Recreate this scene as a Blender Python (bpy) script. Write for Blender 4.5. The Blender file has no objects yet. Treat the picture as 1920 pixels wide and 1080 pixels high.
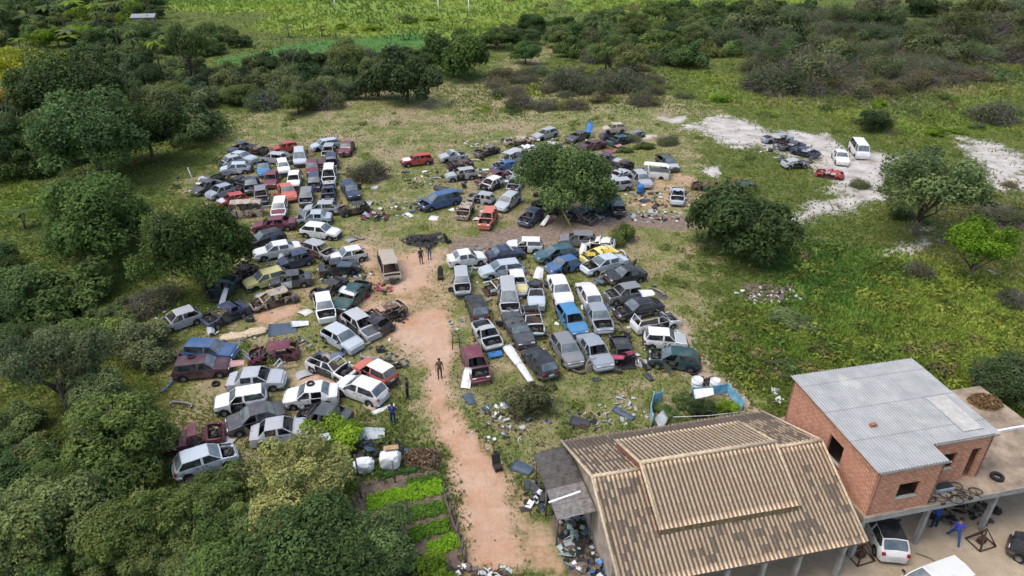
import bpy, bmesh, math, random
import numpy as np
from mathutils import Vector, Matrix, noise as mnoise
D = bpy.data
SC = bpy.context.scene
COL = SC.collection
R = math.radians
# ---------------------------------------------------------------- camera, world, sun, exposure
CAM_H, CAM_P, CAM_F = 30.2, R(29.5), 1280.0
cam_d = D.cameras.new("camera"); cam = D.objects.new("camera", cam_d); COL.objects.link(cam)
cam_d.sensor_width = 36; cam_d.lens = 24.0; cam_d.clip_end = 6000; cam_d.clip_start = 0.5
cam.location = (0, 0, CAM_H); cam.rotation_euler = (R(90) - CAM_P, 0, 0)
SC.camera = cam
SUN_EL, SUN_ROT = R(66), R(-112)      # rotation measured clockwise from +Y
w = D.worlds.new("World"); SC.world = w; w.use_nodes = True
wn = w.node_tree.nodes; wl = w.node_tree.links
sky = wn.new("ShaderNodeTexSky"); sky.sky_type = 'NISHITA'; sky.sun_disc = False
sky.sun_elevation = SUN_EL; sky.sun_rotation = SUN_ROT; sky.air_density = 1.2; sky.dust_density = 4.0
wn["Background"].inputs[1].default_value = 0.15
wl.new(sky.outputs[0], wn["Background"].inputs[0])
sun_d = D.lights.new("sun", 'SUN'); sun_d.energy = 0.9; sun_d.angle = R(32); sun_d.color = (1.0, 0.95, 0.88)
sun = D.objects.new("sun", sun_d); COL.objects.link(sun)
sdir = Vector((math.sin(SUN_ROT) * math.cos(SUN_EL), math.cos(SUN_ROT) * math.cos(SUN_EL), math.sin(SUN_EL)))
sun.rotation_euler = sdir.to_track_quat('Z', 'Y').to_euler(); sun.location = (0, 0, 80)
SC.view_settings.view_transform = 'Standard'; SC.view_settings.look = 'None'
SC.view_settings.exposure = 0.74; SC.view_settings.gamma = 1.0
SC.cycles.max_bounces = 6; SC.cycles.transparent_max_bounces = 6
SC.cycles.diffuse_bounces = 3; SC.cycles.glossy_bounces = 2

# ---------------------------------------------------------------- helpers
def at(px, py, z=0.0):
    "a point seen in the photograph turned into a place in the world at height z"
    u = (px - 960) / CAM_F; v = (py - 540) / CAM_F
    d = Vector((u, math.cos(CAM_P) - v * math.sin(CAM_P), -math.sin(CAM_P) - v * math.cos(CAM_P)))
    t = (CAM_H - z) / -d.z
    return Vector((d.x * t, d.y * t, z))
def scale_at(y, z=0.0):
    return CAM_F / (y * math.cos(CAM_P) + (CAM_H - z) * math.sin(CAM_P))
def atn(px, py):
    u = (px - 960) / CAM_F; v = (py - 540) / CAM_F
    dy = math.cos(CAM_P) - v * math.sin(CAM_P); dz = math.sin(CAM_P) + v * math.cos(CAM_P)
    t = CAM_H / dz
    return u * t, dy * t

def tag(o, label=None, cat=None, group=None, kind=None):
    if label: o["label"] = label
    if cat: o["category"] = cat
    if group: o["group"] = group
    if kind: o["kind"] = kind
    return o
def link(name, data, parent=None, mat=None):
    o = D.objects.new(name, data); COL.objects.link(o)
    if parent: o.parent = parent
    if mat is not None and data is not None and len(data.materials) == 0: data.materials.append(mat)
    return o
def empty(name, loc, rz=0, label=None, cat=None, group=None):
    o = D.objects.new(name, None); COL.objects.link(o); o.empty_display_size = .2
    o.location = loc; o.rotation_euler = (0, 0, rz)
    return tag(o, label, cat, group)

class MB:
    def __init__(s): s.v = []; s.f = []; s.m = []; s.sm = []
    def add(s, vs, fs, m=0, smooth=False, M=None):
        b = len(s.v)
        if M is not None: vs = [M @ Vector(p) for p in vs]
        s.v += [tuple(p) for p in vs]
        for f in fs: s.f.append(tuple(b + i for i in f)); s.m.append(m); s.sm.append(smooth)
        return s
    def box(s, x0, x1, y0, y1, z0, z1, m=0, M=None, b=0.0):
        if b > 0:
            vs = []; 
            for z, q in ((z0, b), (z0 + b, 0), (z1 - b, 0), (z1, b)):
                vs += [(x0 + q, y0 + q, z), (x1 - q, y0 + q, z), (x1 - q, y1 - q, z), (x0 + q, y1 - q, z)]
            fs = [(3, 2, 1, 0), (12, 13, 14, 15)]
            for k in range(3):
                for i in range(4):
                    j = (i + 1) % 4; fs.append((k * 4 + i, k * 4 + j, k * 4 + 4 + j, k * 4 + 4 + i))
            return s.add(vs, fs, m, False, M)
        vs = [(x0, y0, z0), (x1, y0, z0), (x1, y1, z0), (x0, y1, z0), (x0, y0, z1), (x1, y0, z1), (x1, y1, z1), (x0, y1, z1)]
        return s.add(vs, [(3, 2, 1, 0), (4, 5, 6, 7), (0, 1, 5, 4), (1, 2, 6, 5), (2, 3, 7, 6), (3, 0, 4, 7)], m, False, M)
    def tube(s, pts, rad, n=6, m=0, M=None, caps=True):
        pts = [Vector(p) for p in pts]
        if not isinstance(rad, (list, tuple)): rad = [rad] * len(pts)
        vs = []; fs = []
        for i, p in enumerate(pts):
            d = (pts[min(i + 1, len(pts) - 1)] - pts[max(i - 1, 0)])
            d = d.normalized() if d.length > 1e-6 else Vector((0, 0, 1))
            a = d.cross(Vector((0, 0, 1)) if abs(d.z) < .9 else Vector((1, 0, 0))).normalized(); c = d.cross(a)
            for k in range(n):
                t = 2 * math.pi * k / n
                vs.append(p + (a * math.cos(t) + c * math.sin(t)) * rad[i])
        for i in range(len(pts) - 1):
            for k in range(n):
                fs.append((i * n + k, i * n + (k + 1) % n, (i + 1) * n + (k + 1) % n, (i + 1) * n + k))
        if caps: fs.append(tuple(range(n))[::-1]); fs.append(tuple((len(pts) - 1) * n + k for k in range(n)))
        return s.add(vs, fs, m, True, M)
    def lathe(s, prof, n=16, m=0, M=None, closed=True):
        "prof: (r, z) pairs round the z axis"
        vs = []; fs = []; k = len(prof)
        for i in range(n):
            t = 2 * math.pi * i / n
            for r, z in prof: vs.append((r * math.cos(t), r * math.sin(t), z))
        for i in range(n):
            j = (i + 1) % n
            for q in range(k if closed else k - 1):
                p = (q + 1) % k
                fs.append((i * k + q, j * k + q, j * k + p, i * k + p))
        return s.add(vs, fs, m, True, M)
    def mesh(s, name, mats):
        me = D.meshes.new(name); me.from_pydata(s.v, [], s.f)
        for mt in (mats if isinstance(mats, (list, tuple)) else [mats]): me.materials.append(mt)
        me.polygons.foreach_set("material_index", s.m); me.polygons.foreach_set("use_smooth", s.sm)
        me.update(); return me
    def build(s, name, mats, parent=None):
        return link(name, s.mesh(name, mats), parent)

def np_mesh(name, V, F, mat, attrs=None, smooth=False):
    "V (n,3) float, F (m,k) int"
    me = D.meshes.new(name); n = len(V); m, k = F.shape
    me.vertices.add(n); me.vertices.foreach_set("co", np.ascontiguousarray(V, dtype=np.float32).ravel())
    me.loops.add(m * k); me.loops.foreach_set("vertex_index", np.ascontiguousarray(F, dtype=np.int32).ravel())
    me.polygons.add(m); me.polygons.foreach_set("loop_start", np.arange(0, m * k, k, dtype=np.int32))
    me.polygons.foreach_set("loop_total", np.full(m, k, dtype=np.int32))
    if smooth: me.polygons.foreach_set("use_smooth", np.ones(m, dtype=bool))
    me.materials.append(mat)
    for nm, arr in (attrs or {}).items():
        if arr.ndim == 1:
            a = me.attributes.new(nm, 'FLOAT', 'POINT'); a.data.foreach_set("value", arr.astype(np.float32))
        else:
            a = me.color_attributes.new(nm, 'FLOAT_COLOR', 'POINT')
            c = np.ones((n, 4), np.float32); c[:, :3] = arr; a.data.foreach_set("color", c.ravel())
    me.update(calc_edges=True); return me

# value noise for numpy
def _hash(ix, iy, seed):
    h = (ix.astype(np.int64) * 374761393 + iy.astype(np.int64) * 668265263 + seed * 1442695041) & 0xffffffff
    h = ((h ^ (h >> 13)) * 1274126177) & 0xffffffff
    return ((h ^ (h >> 16)) & 0xffff) / 65535.0
def vnoise(x, y, s=1.0, seed=0, octv=3):
    t = np.zeros_like(x, dtype=float); amp = 1.0; tot = 0
    for o in range(octv):
        X = x / s; Y = y / s; ix = np.floor(X); iy = np.floor(Y); fx = X - ix; fy = Y - iy
        fx = fx * fx * (3 - 2 * fx); fy = fy * fy * (3 - 2 * fy)
        a = _hash(ix, iy, seed + o); b = _hash(ix + 1, iy, seed + o); c = _hash(ix, iy + 1, seed + o); d = _hash(ix + 1, iy + 1, seed + o)
        t += amp * ((a * (1 - fx) + b * fx) * (1 - fy) + (c * (1 - fx) + d * fx) * fy); tot += amp
        amp *= .5; s *= .5
    return t / tot
def poly_sd(x, y, poly):
    "signed distance to polygon, positive inside"
    P = np.array(poly, float); n = len(P); d = np.full(x.shape, 1e9); ins = np.zeros(x.shape, bool)
    for i in range(n):
        ax, ay = P[i]; bx, by = P[(i + 1) % n]; ex, ey = bx - ax, by - ay
        t = np.clip(((x - ax) * ex + (y - ay) * ey) / (ex * ex + ey * ey + 1e-9), 0, 1)
        d = np.minimum(d, (x - ax - t * ex) ** 2 + (y - ay - t * ey) ** 2)
        c = ((ay > y) != (by > y)) & (x < (bx - ax) * (y - ay) / (by - ay + 1e-12) + ax)
        ins ^= c
    return np.where(ins, 1, -1) * np.sqrt(d)

# ---------------------------------------------------------------- materials
class NT:
    def __init__(s, name):
        s.mat = D.materials.new(name); s.mat.use_nodes = True; s.t = s.mat.node_tree
        s.n = s.t.nodes; s.l = s.t.links; s.b = s.n["Principled BSDF"]; s.out = s.n["Material Output"]
    def node(s, typ, **kw):
        n = s.n.new(typ)
        for k, v in kw.items(): setattr(n, k, v)
        return n
    def set(s, sock, v):
        if isinstance(v, bpy.types.NodeSocket): s.l.new(v, sock)
        elif isinstance(v, (tuple, list)) and len(v) == 3 and sock.type == 'RGBA': sock.default_value = (*v, 1)
        else: sock.default_value = v
    def noise(s, scale=5, detail=4, rough=.55, vec=None, dist=0, dim='3D'):
        n = s.node("ShaderNodeTexNoise", noise_dimensions=dim); n.inputs["Scale"].default_value = scale; n.inputs["Detail"].default_value = detail
        n.inputs["Roughness"].default_value = rough; n.inputs["Distortion"].default_value = dist
        if vec is not None: s.l.new(vec, n.inputs["Vector"])
        return n.outputs["Fac"]
    def mix(s, f, a, b, mode='MIX'):
        n = s.node("ShaderNodeMix", data_type='RGBA', blend_type=mode)
        s.set(n.inputs[0], f); s.set(n.inputs[6], a); s.set(n.inputs[7], b); return n.outputs[2]
    def ramp(s, f, lo, hi, a=0.0, b=1.0):
        n = s.node("ShaderNodeMapRange"); s.set(n.inputs[0], f); n.inputs[1].default_value = lo; n.inputs[2].default_value = hi
        n.inputs[3].default_value = a; n.inputs[4].default_value = b; return n.outputs[0]
    def math(s, op, a, b=0.0, c=None):
        n = s.node("ShaderNodeMath", operation=op); s.set(n.inputs[0], a); s.set(n.inputs[1], b)
        if c is not None: s.set(n.inputs[2], c)
        return n.outputs[0]
    def attr(s, name, out="Fac"):
        n = s.node("ShaderNodeAttribute", attribute_name=name); return n.outputs[out]
    def tc(s, o="Object"): return s.node("ShaderNodeTexCoord").outputs[o]
    def bump(s, h, strength=.3, dist=.02):
        n = s.node("ShaderNodeBump"); n.inputs["Strength"].default_value = strength; n.inputs["Distance"].default_value = dist
        s.l.new(h, n.inputs["Height"]); s.l.new(n.outputs[0], s.b.inputs["Normal"])
    def fin(s, col=None, rough=None, metal=None, spec=None):
        if col is not None: s.set(s.b.inputs["Base Color"], col)
        if rough is not None: s.set(s.b.inputs["Roughness"], rough)
        if metal is not None: s.set(s.b.inputs["Metallic"], metal)
        if spec is not None: s.set(s.b.inputs["Specular IOR Level"], spec)
        return s.mat

def simple(name, col, rough=.7, metal=0, var=.35, scale=6, spec=.3, bump=0):
    t = NT(name); o = t.tc()
    n = t.noise(scale, 5, .6, o)
    c = t.mix(t.ramp(n, .35, .7), tuple(c * (1 - var) for c in col), tuple(min(1, c * (1 + var * .6)) for c in col))
    if bump: t.bump(n, bump, .03)
    return t.fin(c, rough, metal, spec)

def paint_mat():
    t = NT("car_paint"); oi = t.node("ShaderNodeObjectInfo"); o = t.tc()
    add = t.node("ShaderNodeVectorMath", operation='ADD'); t.l.new(o, add.inputs[0])
    cmb = t.node("ShaderNodeCombineXYZ"); t.l.new(t.math('MULTIPLY', oi.outputs["Random"], 40.0), cmb.inputs[0]); t.l.new(cmb.outputs[0], add.inputs[1])
    v = add.outputs[0]
    col = oi.outputs["Color"]; geo = t.node("ShaderNodeNewGeometry")
    up = t.node("ShaderNodeSeparateXYZ"); t.l.new(geo.outputs["Normal"], up.inputs[0])
    n1 = t.noise(1.6, 5, .65, v); n2 = t.noise(9, 4, .6, v); n3 = t.noise(35, 3, .6, v)
    # faded lacquer
    c = t.mix(t.ramp(n1, .4, .75, 0, .22), col, t.mix(.4, col, (.36, .37, .38)))
    # settled dust, thicker low on the body
    sep = t.node("ShaderNodeSeparateXYZ"); t.l.new(o, sep.inputs[0])
    low = t.ramp(sep.outputs[2], .75, .2, 0, .45)
    dust = t.math('ADD', t.ramp(n1, .5, .75, 0.0, .22), t.math('MULTIPLY', low, t.ramp(n2, .3, .7)))
    c = t.mix(dust, c, (.25, .17, .11))
    # rust by alpha of the object colour
    th = t.math('SUBTRACT', .89, t.math('MULTIPLY', oi.outputs["Alpha"], .5))
    mixn = t.math('ADD', t.math('MULTIPLY', n1, .6), t.math('MULTIPLY', n2, .55))
    rf = t.node("ShaderNodeMapRange"); t.l.new(mixn, rf.inputs[0]); t.l.new(th, rf.inputs[1]); t.l.new(t.math('ADD', th, .05), rf.inputs[2])
    rust = t.mix(n3, (.06, .032, .02), (.16, .085, .05))
    c = t.mix(rf.outputs[0], c, rust)
    rg = t.ramp(n2, .3, .7, .32, .6)
    rg = t.math('MAXIMUM', rg, t.math('MULTIPLY', rf.outputs[0], .85))
    t.bump(t.math('ADD', n1, t.math('MULTIPLY', n2, .15)), .5, .09)
    return t.fin(c, rg, 0.0, .5)

def leaf_mat(name="foliage", trans=.38):
    t = NT(name); oi = t.node("ShaderNodeObjectInfo")
    tone = t.attr("tone"); hue = t.attr("hue")
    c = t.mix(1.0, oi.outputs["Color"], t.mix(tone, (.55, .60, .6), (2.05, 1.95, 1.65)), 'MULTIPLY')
    c = t.mix(t.ramp(hue, .72, .95, 0, .5), c, t.mix(1.0, oi.outputs["Color"], (2.4, 1.7, .9), 'MULTIPLY'))
    t.fin(c, .65, 0, .12)
    tr = t.node("ShaderNodeBsdfTranslucent"); t.l.new(c, tr.inputs[0])
    mx = t.node("ShaderNodeMixShader"); mx.inputs[0].default_value = trans
    t.l.new(t.b.outputs[0], mx.inputs[1]); t.l.new(tr.outputs[0], mx.inputs[2]); t.l.new(mx.outputs[0], t.out.inputs[0])
    return t.mat
def grass_mat():
    t = NT("grass_blades"); c = t.attr("tint", "Color")
    t.fin(c, .7, 0, .2)
    tr = t.node("ShaderNodeBsdfTranslucent"); t.l.new(c, tr.inputs[0])
    mx = t.node("ShaderNodeMixShader"); mx.inputs[0].default_value = .3
    t.l.new(t.b.outputs[0], mx.inputs[1]); t.l.new(tr.outputs[0], mx.inputs[2]); t.l.new(mx.outputs[0], t.out.inputs[0])
    return t.mat

M = {}
M["paint"] = paint_mat(); M["leaf"] = leaf_mat(); M["grass"] = grass_mat()
g = NT("window_glass"); nz = g.noise(2.5, 4, .6, g.tc())
M["glass"] = g.fin(g.mix(g.ramp(nz, .4, .75), (.012, .018, .022), (.06, .065, .065)), g.ramp(nz, .4, .7, .06, .25), 0, .9)
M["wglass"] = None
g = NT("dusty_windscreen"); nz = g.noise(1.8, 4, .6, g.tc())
M["wglass"] = g.fin(g.mix(g.ramp(nz, .38, .7), (.055, .075, .085), (.15, .175, .18)), g.ramp(nz, .4, .7, .08, .3), 0, .9)  # pale grey-blue sky reflection painted into the base colour of front and rear glass
M["dark"] = simple("dark_plastic", (.025, .026, .028), .6)
M["cabin"] = simple("cabin_dark", (.035, .033, .032), .85)
M["seat"] = simple("seat_fabric", (.09, .088, .085), .95)
M["tyre"] = simple("tyre_rubber", (.022, .022, .022), .85)
M["rim"] = simple("rim_steel", (.3, .3, .3), .45, .6)
M["engine"] = simple("engine_metal", (.10, .095, .09), .5, .5, .7, 14)
M["rust"] = simple("rusty_steel", (.085, .05, .036), .85, .1, .6, 12)
M["lens"] = simple("headlight_lens", (.55, .56, .57), .15, 0, .1)
M["redlens"] = simple("tail_lens", (.30, .02, .02), .2, 0, .1)
M["bark"] = simple("tree_bark", (.14, .11, .085), .9, 0, .4, 8)
M["twig"] = simple("dry_twigs", (.21, .185, .165), .95, 0, .3, 5)
M["concrete"] = simple("concrete", (.33, .32, .30), .9, 0, .35, 1.3, bump=.15)
M["white"] = simple("white_sheet", (.70, .72, .73), .6, 0, .15, 2)
M["wood"] = simple("weathered_wood", (.16, .13, .11), .9, 0, .4, 5)
M["skin"] = simple("skin", (.28, .15, .10), .6, 0, .1)
# ---------------------------------------------------------------- ground
def wp(pts): return [atn(*p) for p in pts]
ZONES = {   # name: list of (polygon in photo places, edge width m, strength)
 'dirt': [([(868,1080),(1068,1080),(1000,975),(930,862),(872,785),(842,720),(850,660),(852,600),(830,565),(800,575),(745,570),(730,600),(755,650),(790,700),(812,760),(838,850),(855,950)],2.4,1),
          ([(740,470),(840,470),(850,560),(735,575),(700,520)],4,.85),
          ([(455,590),(570,570),(570,605),(470,625)],2,.85),([(640,470),(700,440),(740,560),(760,640),(700,640),(660,560)],4,.72),([(690,570),(760,560),(800,640),(790,700),(740,660),(700,620)],3,.85),
          ([(990,715),(1060,715),(1050,735),(930,700),(900,700),(930,670)],2,.55),([(1230,310),(1310,325),(1360,365),(1290,405),(1160,405),(1190,350)],4,.55),
          ([(555,695),(650,700),(640,740),(560,730)],2,.8),([(340,690),(470,690),(430,720),(350,725)],2,.55),([(540,540),(600,520),(610,570),(560,590)],2,.5),([(330,500),(360,520),(350,550),(320,540)],2,.5)],
 'sand': [([(1285,240),(1350,220),(1400,232),(1440,246),(1560,252),(1605,285),(1725,290),(1700,325),(1655,352),(1640,382),(1560,405),(1495,418),(1515,382),(1572,372),(1562,340),(1520,300),(1440,278),(1370,272)],4.5,1),
          ([(1795,255),(1850,265),(1930,290),(1930,362),(1840,357),(1812,315)],5.5,.92),([(1305,312),(1345,310),(1345,325),(1310,325)],1.5,1),
          ([(1235,218),(1292,214),(1290,228),(1240,228)],2,.9),([(1615,478),(1690,466),(1745,436),(1760,450),(1715,490),(1620,490)],2,.8),
          ([(1190,250),(1245,258),(1230,268),(1195,262)],2,.8),([(1700,410),(1790,420),(1770,440),(1700,430)],3,.5),([(1800,500),(1920,510),(1920,540),(1840,530)],2,.4)],
 'mud': [([(820,485),(850,455),(960,432),(1100,420),(1200,408),(1300,402),(1300,425),(1180,435),(1100,445),(950,462),(860,478)],2,.9),([(960,400),(1180,395),(1180,420),(980,430)],3,.7),
          ([(862,880),(905,890),(945,990),(965,1080),(895,1080),(872,980)],2,.55),([(1018,985),(1045,1000),(1085,1080),(1062,1080)],1,.45)],
 'strip': [([(934,930),(955,935),(985,1010),(1010,1085),(985,1085),(960,1010)],1.4,.6),([(848,600),(856,600),(862,700),(905,790),(893,800),(850,720)],1.5,.6)],
 'lush': [([(1500,470),(1750,480),(1930,540),(1930,780),(1700,700),(1480,720),(1420,770),(1370,690),(1320,600),(1400,580),(1480,540)],5,1),
          ([(300,-20),(620,-20),(640,20),(420,38),(330,28)],8,1.3),([(1050,-20),(1570,-20),(1400,22),(1300,40),(1080,15)],8,1.2),
          ([(640,-20),(1060,-20),(1000,45),(900,75),(640,70),(450,60),(500,30)],8,.75),
          ([(1250,130),(1500,150),(1930,100),(1930,250),(1700,270),(1500,215),(1300,200)],10,.5),([(0,420),(120,400),(60,340),(0,330)],4,.6),
          ([(330,480),(480,900),(330,840),(150,560)],5,.25),([(570,780),(760,790),(820,860),(700,870),(560,840)],3,.5)],
 'crop': [([(395,112),(600,80),(800,60),(800,88),(640,100),(430,128)],4,1)],
 'dry': [([(340,340),(700,270),(1000,230),(1290,250),(1310,400),(1340,520),(1330,640),(1420,770),(1180,810),(960,900),(860,800),(640,870),(330,910),(290,650),(440,560),(430,420)],5,.85),
         ([(440,215),(700,170),(900,150),(980,75),(1050,85),(960,170),(1290,180),(1290,250),(700,280),(400,330)],8,.75),
         ([(1250,170),(1400,215),(1280,330),(1250,300)],5,.5),([(1000,1080),(1110,1080),(1060,960),(990,950)],2,.9)],
 'brush': [([(830,170),(1000,130),(1220,130),(1250,195),(1000,215),(860,225)],6,.8),([(1380,60),(1930,60),(1930,170),(1700,215),(1400,200)],10,.6),
           ([(1700,330),(1930,340),(1930,540),(1700,500)],6,.4)],
 'concrete': [([(1170,1300),(1165,1000),(1180,960),(1400,930),(1640,880),(2300,720),(2300,1300)],1.2,1)],
 'soil': [([(672,905),(800,878),(832,900),(875,1060),(700,1100),(640,1000)],1.2,1),([(740,830),(830,830),(830,890),(755,890)],1.5,.8),([(1395,525),(1500,540),(1490,575),(1400,570)],2,.8),
          ([(1020,960),(1130,960),(1160,1090),(1060,1090)],1.2,.7),([(1225,765),(1380,745),(1400,790),(1230,800)],1,.5)],
 'ash': [([(762,442),(826,438),(832,458),(800,470),(765,462)],1,1)],
 'path': [([(1225,560),(1262,590),(1320,640),(1345,700),(1395,735),(1440,790),(1410,790),(1360,740),(1300,700),(1290,650),(1240,610)],2,.75),([(285,640),(330,610),(430,570),(420,600),(330,640)],2,.5)],
}
for k in ZONES: ZONES[k] = [(wp(p), wd, s) for p, wd, s in ZONES[k]]
def masks(x, y):
    wx = x + (vnoise(x, y, 6, 11) - .5) * 6 + (vnoise(x, y, 1.6, 12) - .5) * 1.8; wy = y + (vnoise(x, y, 6, 23) - .5) * 6 + (vnoise(x, y, 1.6, 24) - .5) * 1.8
    near = np.clip((y - 20) / 60, .12, 1.0)
    wx = x + (wx - x) * near; wy = y + (wy - y) * near
    out = {}
    for k, L in ZONES.items():
        m = np.zeros(x.shape)
        xx, yy = (x, y) if k in ('concrete',) else (wx, wy)
        for p, wd, s in L: m = np.maximum(m, np.clip(.5 + poly_sd(xx, yy, p) / wd, 0, 1) * s)
        out[k] = m
    out['dirt'] = out['dirt'] * (1 - out['strip']); out['dry'] = np.maximum(out['dry'], out['strip'] * .8)
    return out
def height(x, y):
    x = np.asarray(x, float); y = np.asarray(y, float)
    h = (vnoise(x, y, 9, 5, 2) - .5) * .22
    far = np.clip((y - 105) / 120, 0, 1)
    h = h + far * (vnoise(x, y, 55, 9, 3) - .5) * 7
    bx = np.clip(1 - np.maximum(np.maximum(3 - x, 0), np.maximum(y - 36, 0)) / 3, 0, 1)
    return h * (1 - bx)
def hz(x, y): return float(height(np.array([x]), np.array([y]))[0])

ys = np.concatenate([np.arange(14, 110, .45), np.arange(110, 300, 1.3), 300 + 2 * (1.12 ** np.arange(0, 60) - 1) / .12 + 1])
ys = ys[ys < 4000]; ys = np.concatenate([[-60, -20, 0, 8], ys])
xh = np.concatenate([np.arange(0, 62, .5), np.arange(62, 230, 2.0), 230 + 6 * (1.2 ** np.arange(0, 28) - 1) / .2 + 3])
xs = np.concatenate([-xh[:0:-1], xh])
X, Y = np.meshgrid(xs, ys); sh = X.shape; X = X.ravel(); Y = Y.ravel()
MK = masks(X, Y)
Z = height(X, Y)
idx = np.arange(len(X)).reshape(sh)
F = np.stack([idx[:-1, :-1].ravel(), idx[:-1, 1:].ravel(), idx[1:, 1:].ravel(), idx[1:, :-1].ravel()], 1)

def ground_mat():
    t = NT("ground_soil_grass"); o = t.tc()
    na = t.noise(.09, 5, .6, o); nb = t.noise(.45, 6, .65, o); nc = t.noise(2.2, 5, .7, o); nd = t.noise(9, 4, .75, o)
    mixn = t.math('ADD', t.math('MULTIPLY', nb, .5), t.math('MULTIPLY', nc, .5))
    def fac(name, k=.9, lo=.4, hi=.6):
        a = t.attr(name)
        s = t.math('ADD', a, t.math('MULTIPLY', t.math('SUBTRACT', mixn, .5), k * 2.4))
        on = t.ramp(a, .02, .2)
        return t.math('MULTIPLY', t.ramp(s, lo, hi), on)
    green = t.mix(t.ramp(nc, .35, .65), (.045, .075, .018), (.115, .145, .032))
    green = t.mix(t.ramp(nb, .5, .7), green, (.17, .165, .055))
    c = green
    lush = t.mix(t.ramp(nc, .3, .7), (.095, .17, .025), (.18, .26, .045)); lush = t.mix(t.ramp(nd, .4, .7, 0, .5), lush, (.24, .24, .065))
    c = t.mix(fac('lush', .5), c, lush)
    crop = t.mix(t.ramp(nd, .35, .65), (.045, .11, .025), (.09, .19, .045)); c = t.mix(fac('crop', .3), c, crop)
    brush = t.mix(t.ramp(nc, .35, .65), (.09, .075, .045), (.19, .16, .11)); c = t.mix(fac('brush', 1.0, .35, .65), c, brush)
    drc = t.mix(t.ramp(nc, .38, .62), (.115, .155, .035), (.25, .22, .105)); drc = t.mix(t.ramp(nb, .36, .50, .75, 0), drc, (.085, .115, .028)); drc = t.mix(t.ramp(nb, .52, .62), drc, (.33, .255, .17)); drc = t.mix(t.ramp(nd, .45, .6, 0, .55), drc, (.10, .13, .035))
    drc = t.mix(t.ramp(na, .50, .60, 0, .65), drc, (.31, .24, .16)); c = t.mix(fac('dry', 1.0, .3, .6), c, drc)
    pth = t.mix(nc, (.27, .21, .15), (.42, .34, .25)); c = t.mix(fac('path', .8), c, pth)
    mud = t.mix(t.ramp(nc, .35, .65), (.13, .10, .082), (.27, .205, .16)); c = t.mix(fac('mud', .5), c, mud)
    dirt = t.mix(t.ramp(nb, .38, .62), (.44, .25, .155), (.50, .335, .235)); dirt = t.mix(t.ramp(na, .45, .62, 0, .6), dirt, (.48, .37, .28)); dirt = t.mix(t.ramp(nc, .48, .7, 0, .7), dirt, (.33, .245, .17)); dirt = t.mix(t.ramp(nd, .55, .7, 0, .6), dirt, (.2, .135, .09))
    c = t.mix(fac('dirt', .8, .3, .75), c, dirt)
    sand = t.mix(t.ramp(nb, .35, .62), (.27, .24, .21), (.52, .50, .475)); sand = t.mix(t.ramp(nc, .45, .65, 0, .6), sand, (.44, .40, .36)); sand = t.mix(t.ramp(nd, .56, .7, 0, .6), sand, (.16, .15, .08)); c = t.mix(fac('sand', 1.1, .3, .72), c, sand)
    soil = t.mix(t.ramp(nc, .35, .65), (.10, .075, .06), (.19, .145, .115)); c = t.mix(fac('soil', .3), c, soil)
    conc = t.mix(t.ramp(nb, .3, .7), (.30, .24, .165), (.44, .37, .275)); conc = t.mix(t.ramp(nc, .55, .75, 0, .6), conc, (.17, .14, .11)); c = t.mix(fac('concrete', .15), c, conc)
    c = t.mix(fac('ash', .3), c, t.mix(nd, (.012, .011, .011), (.07, .065, .065)))
    hsum = t.math('ADD', t.math('MULTIPLY', nc, .6), t.math('MULTIPLY', nd, .35))
    t.bump(hsum, .7, .25)
    return t.fin(c, .95, 0, .15)
gm = ground_mat()
me = np_mesh("ground", np.stack([X, Y, Z], 1), F, gm, MK, smooth=True)
ground = link("ground", me); tag(ground, kind="structure")

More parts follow.
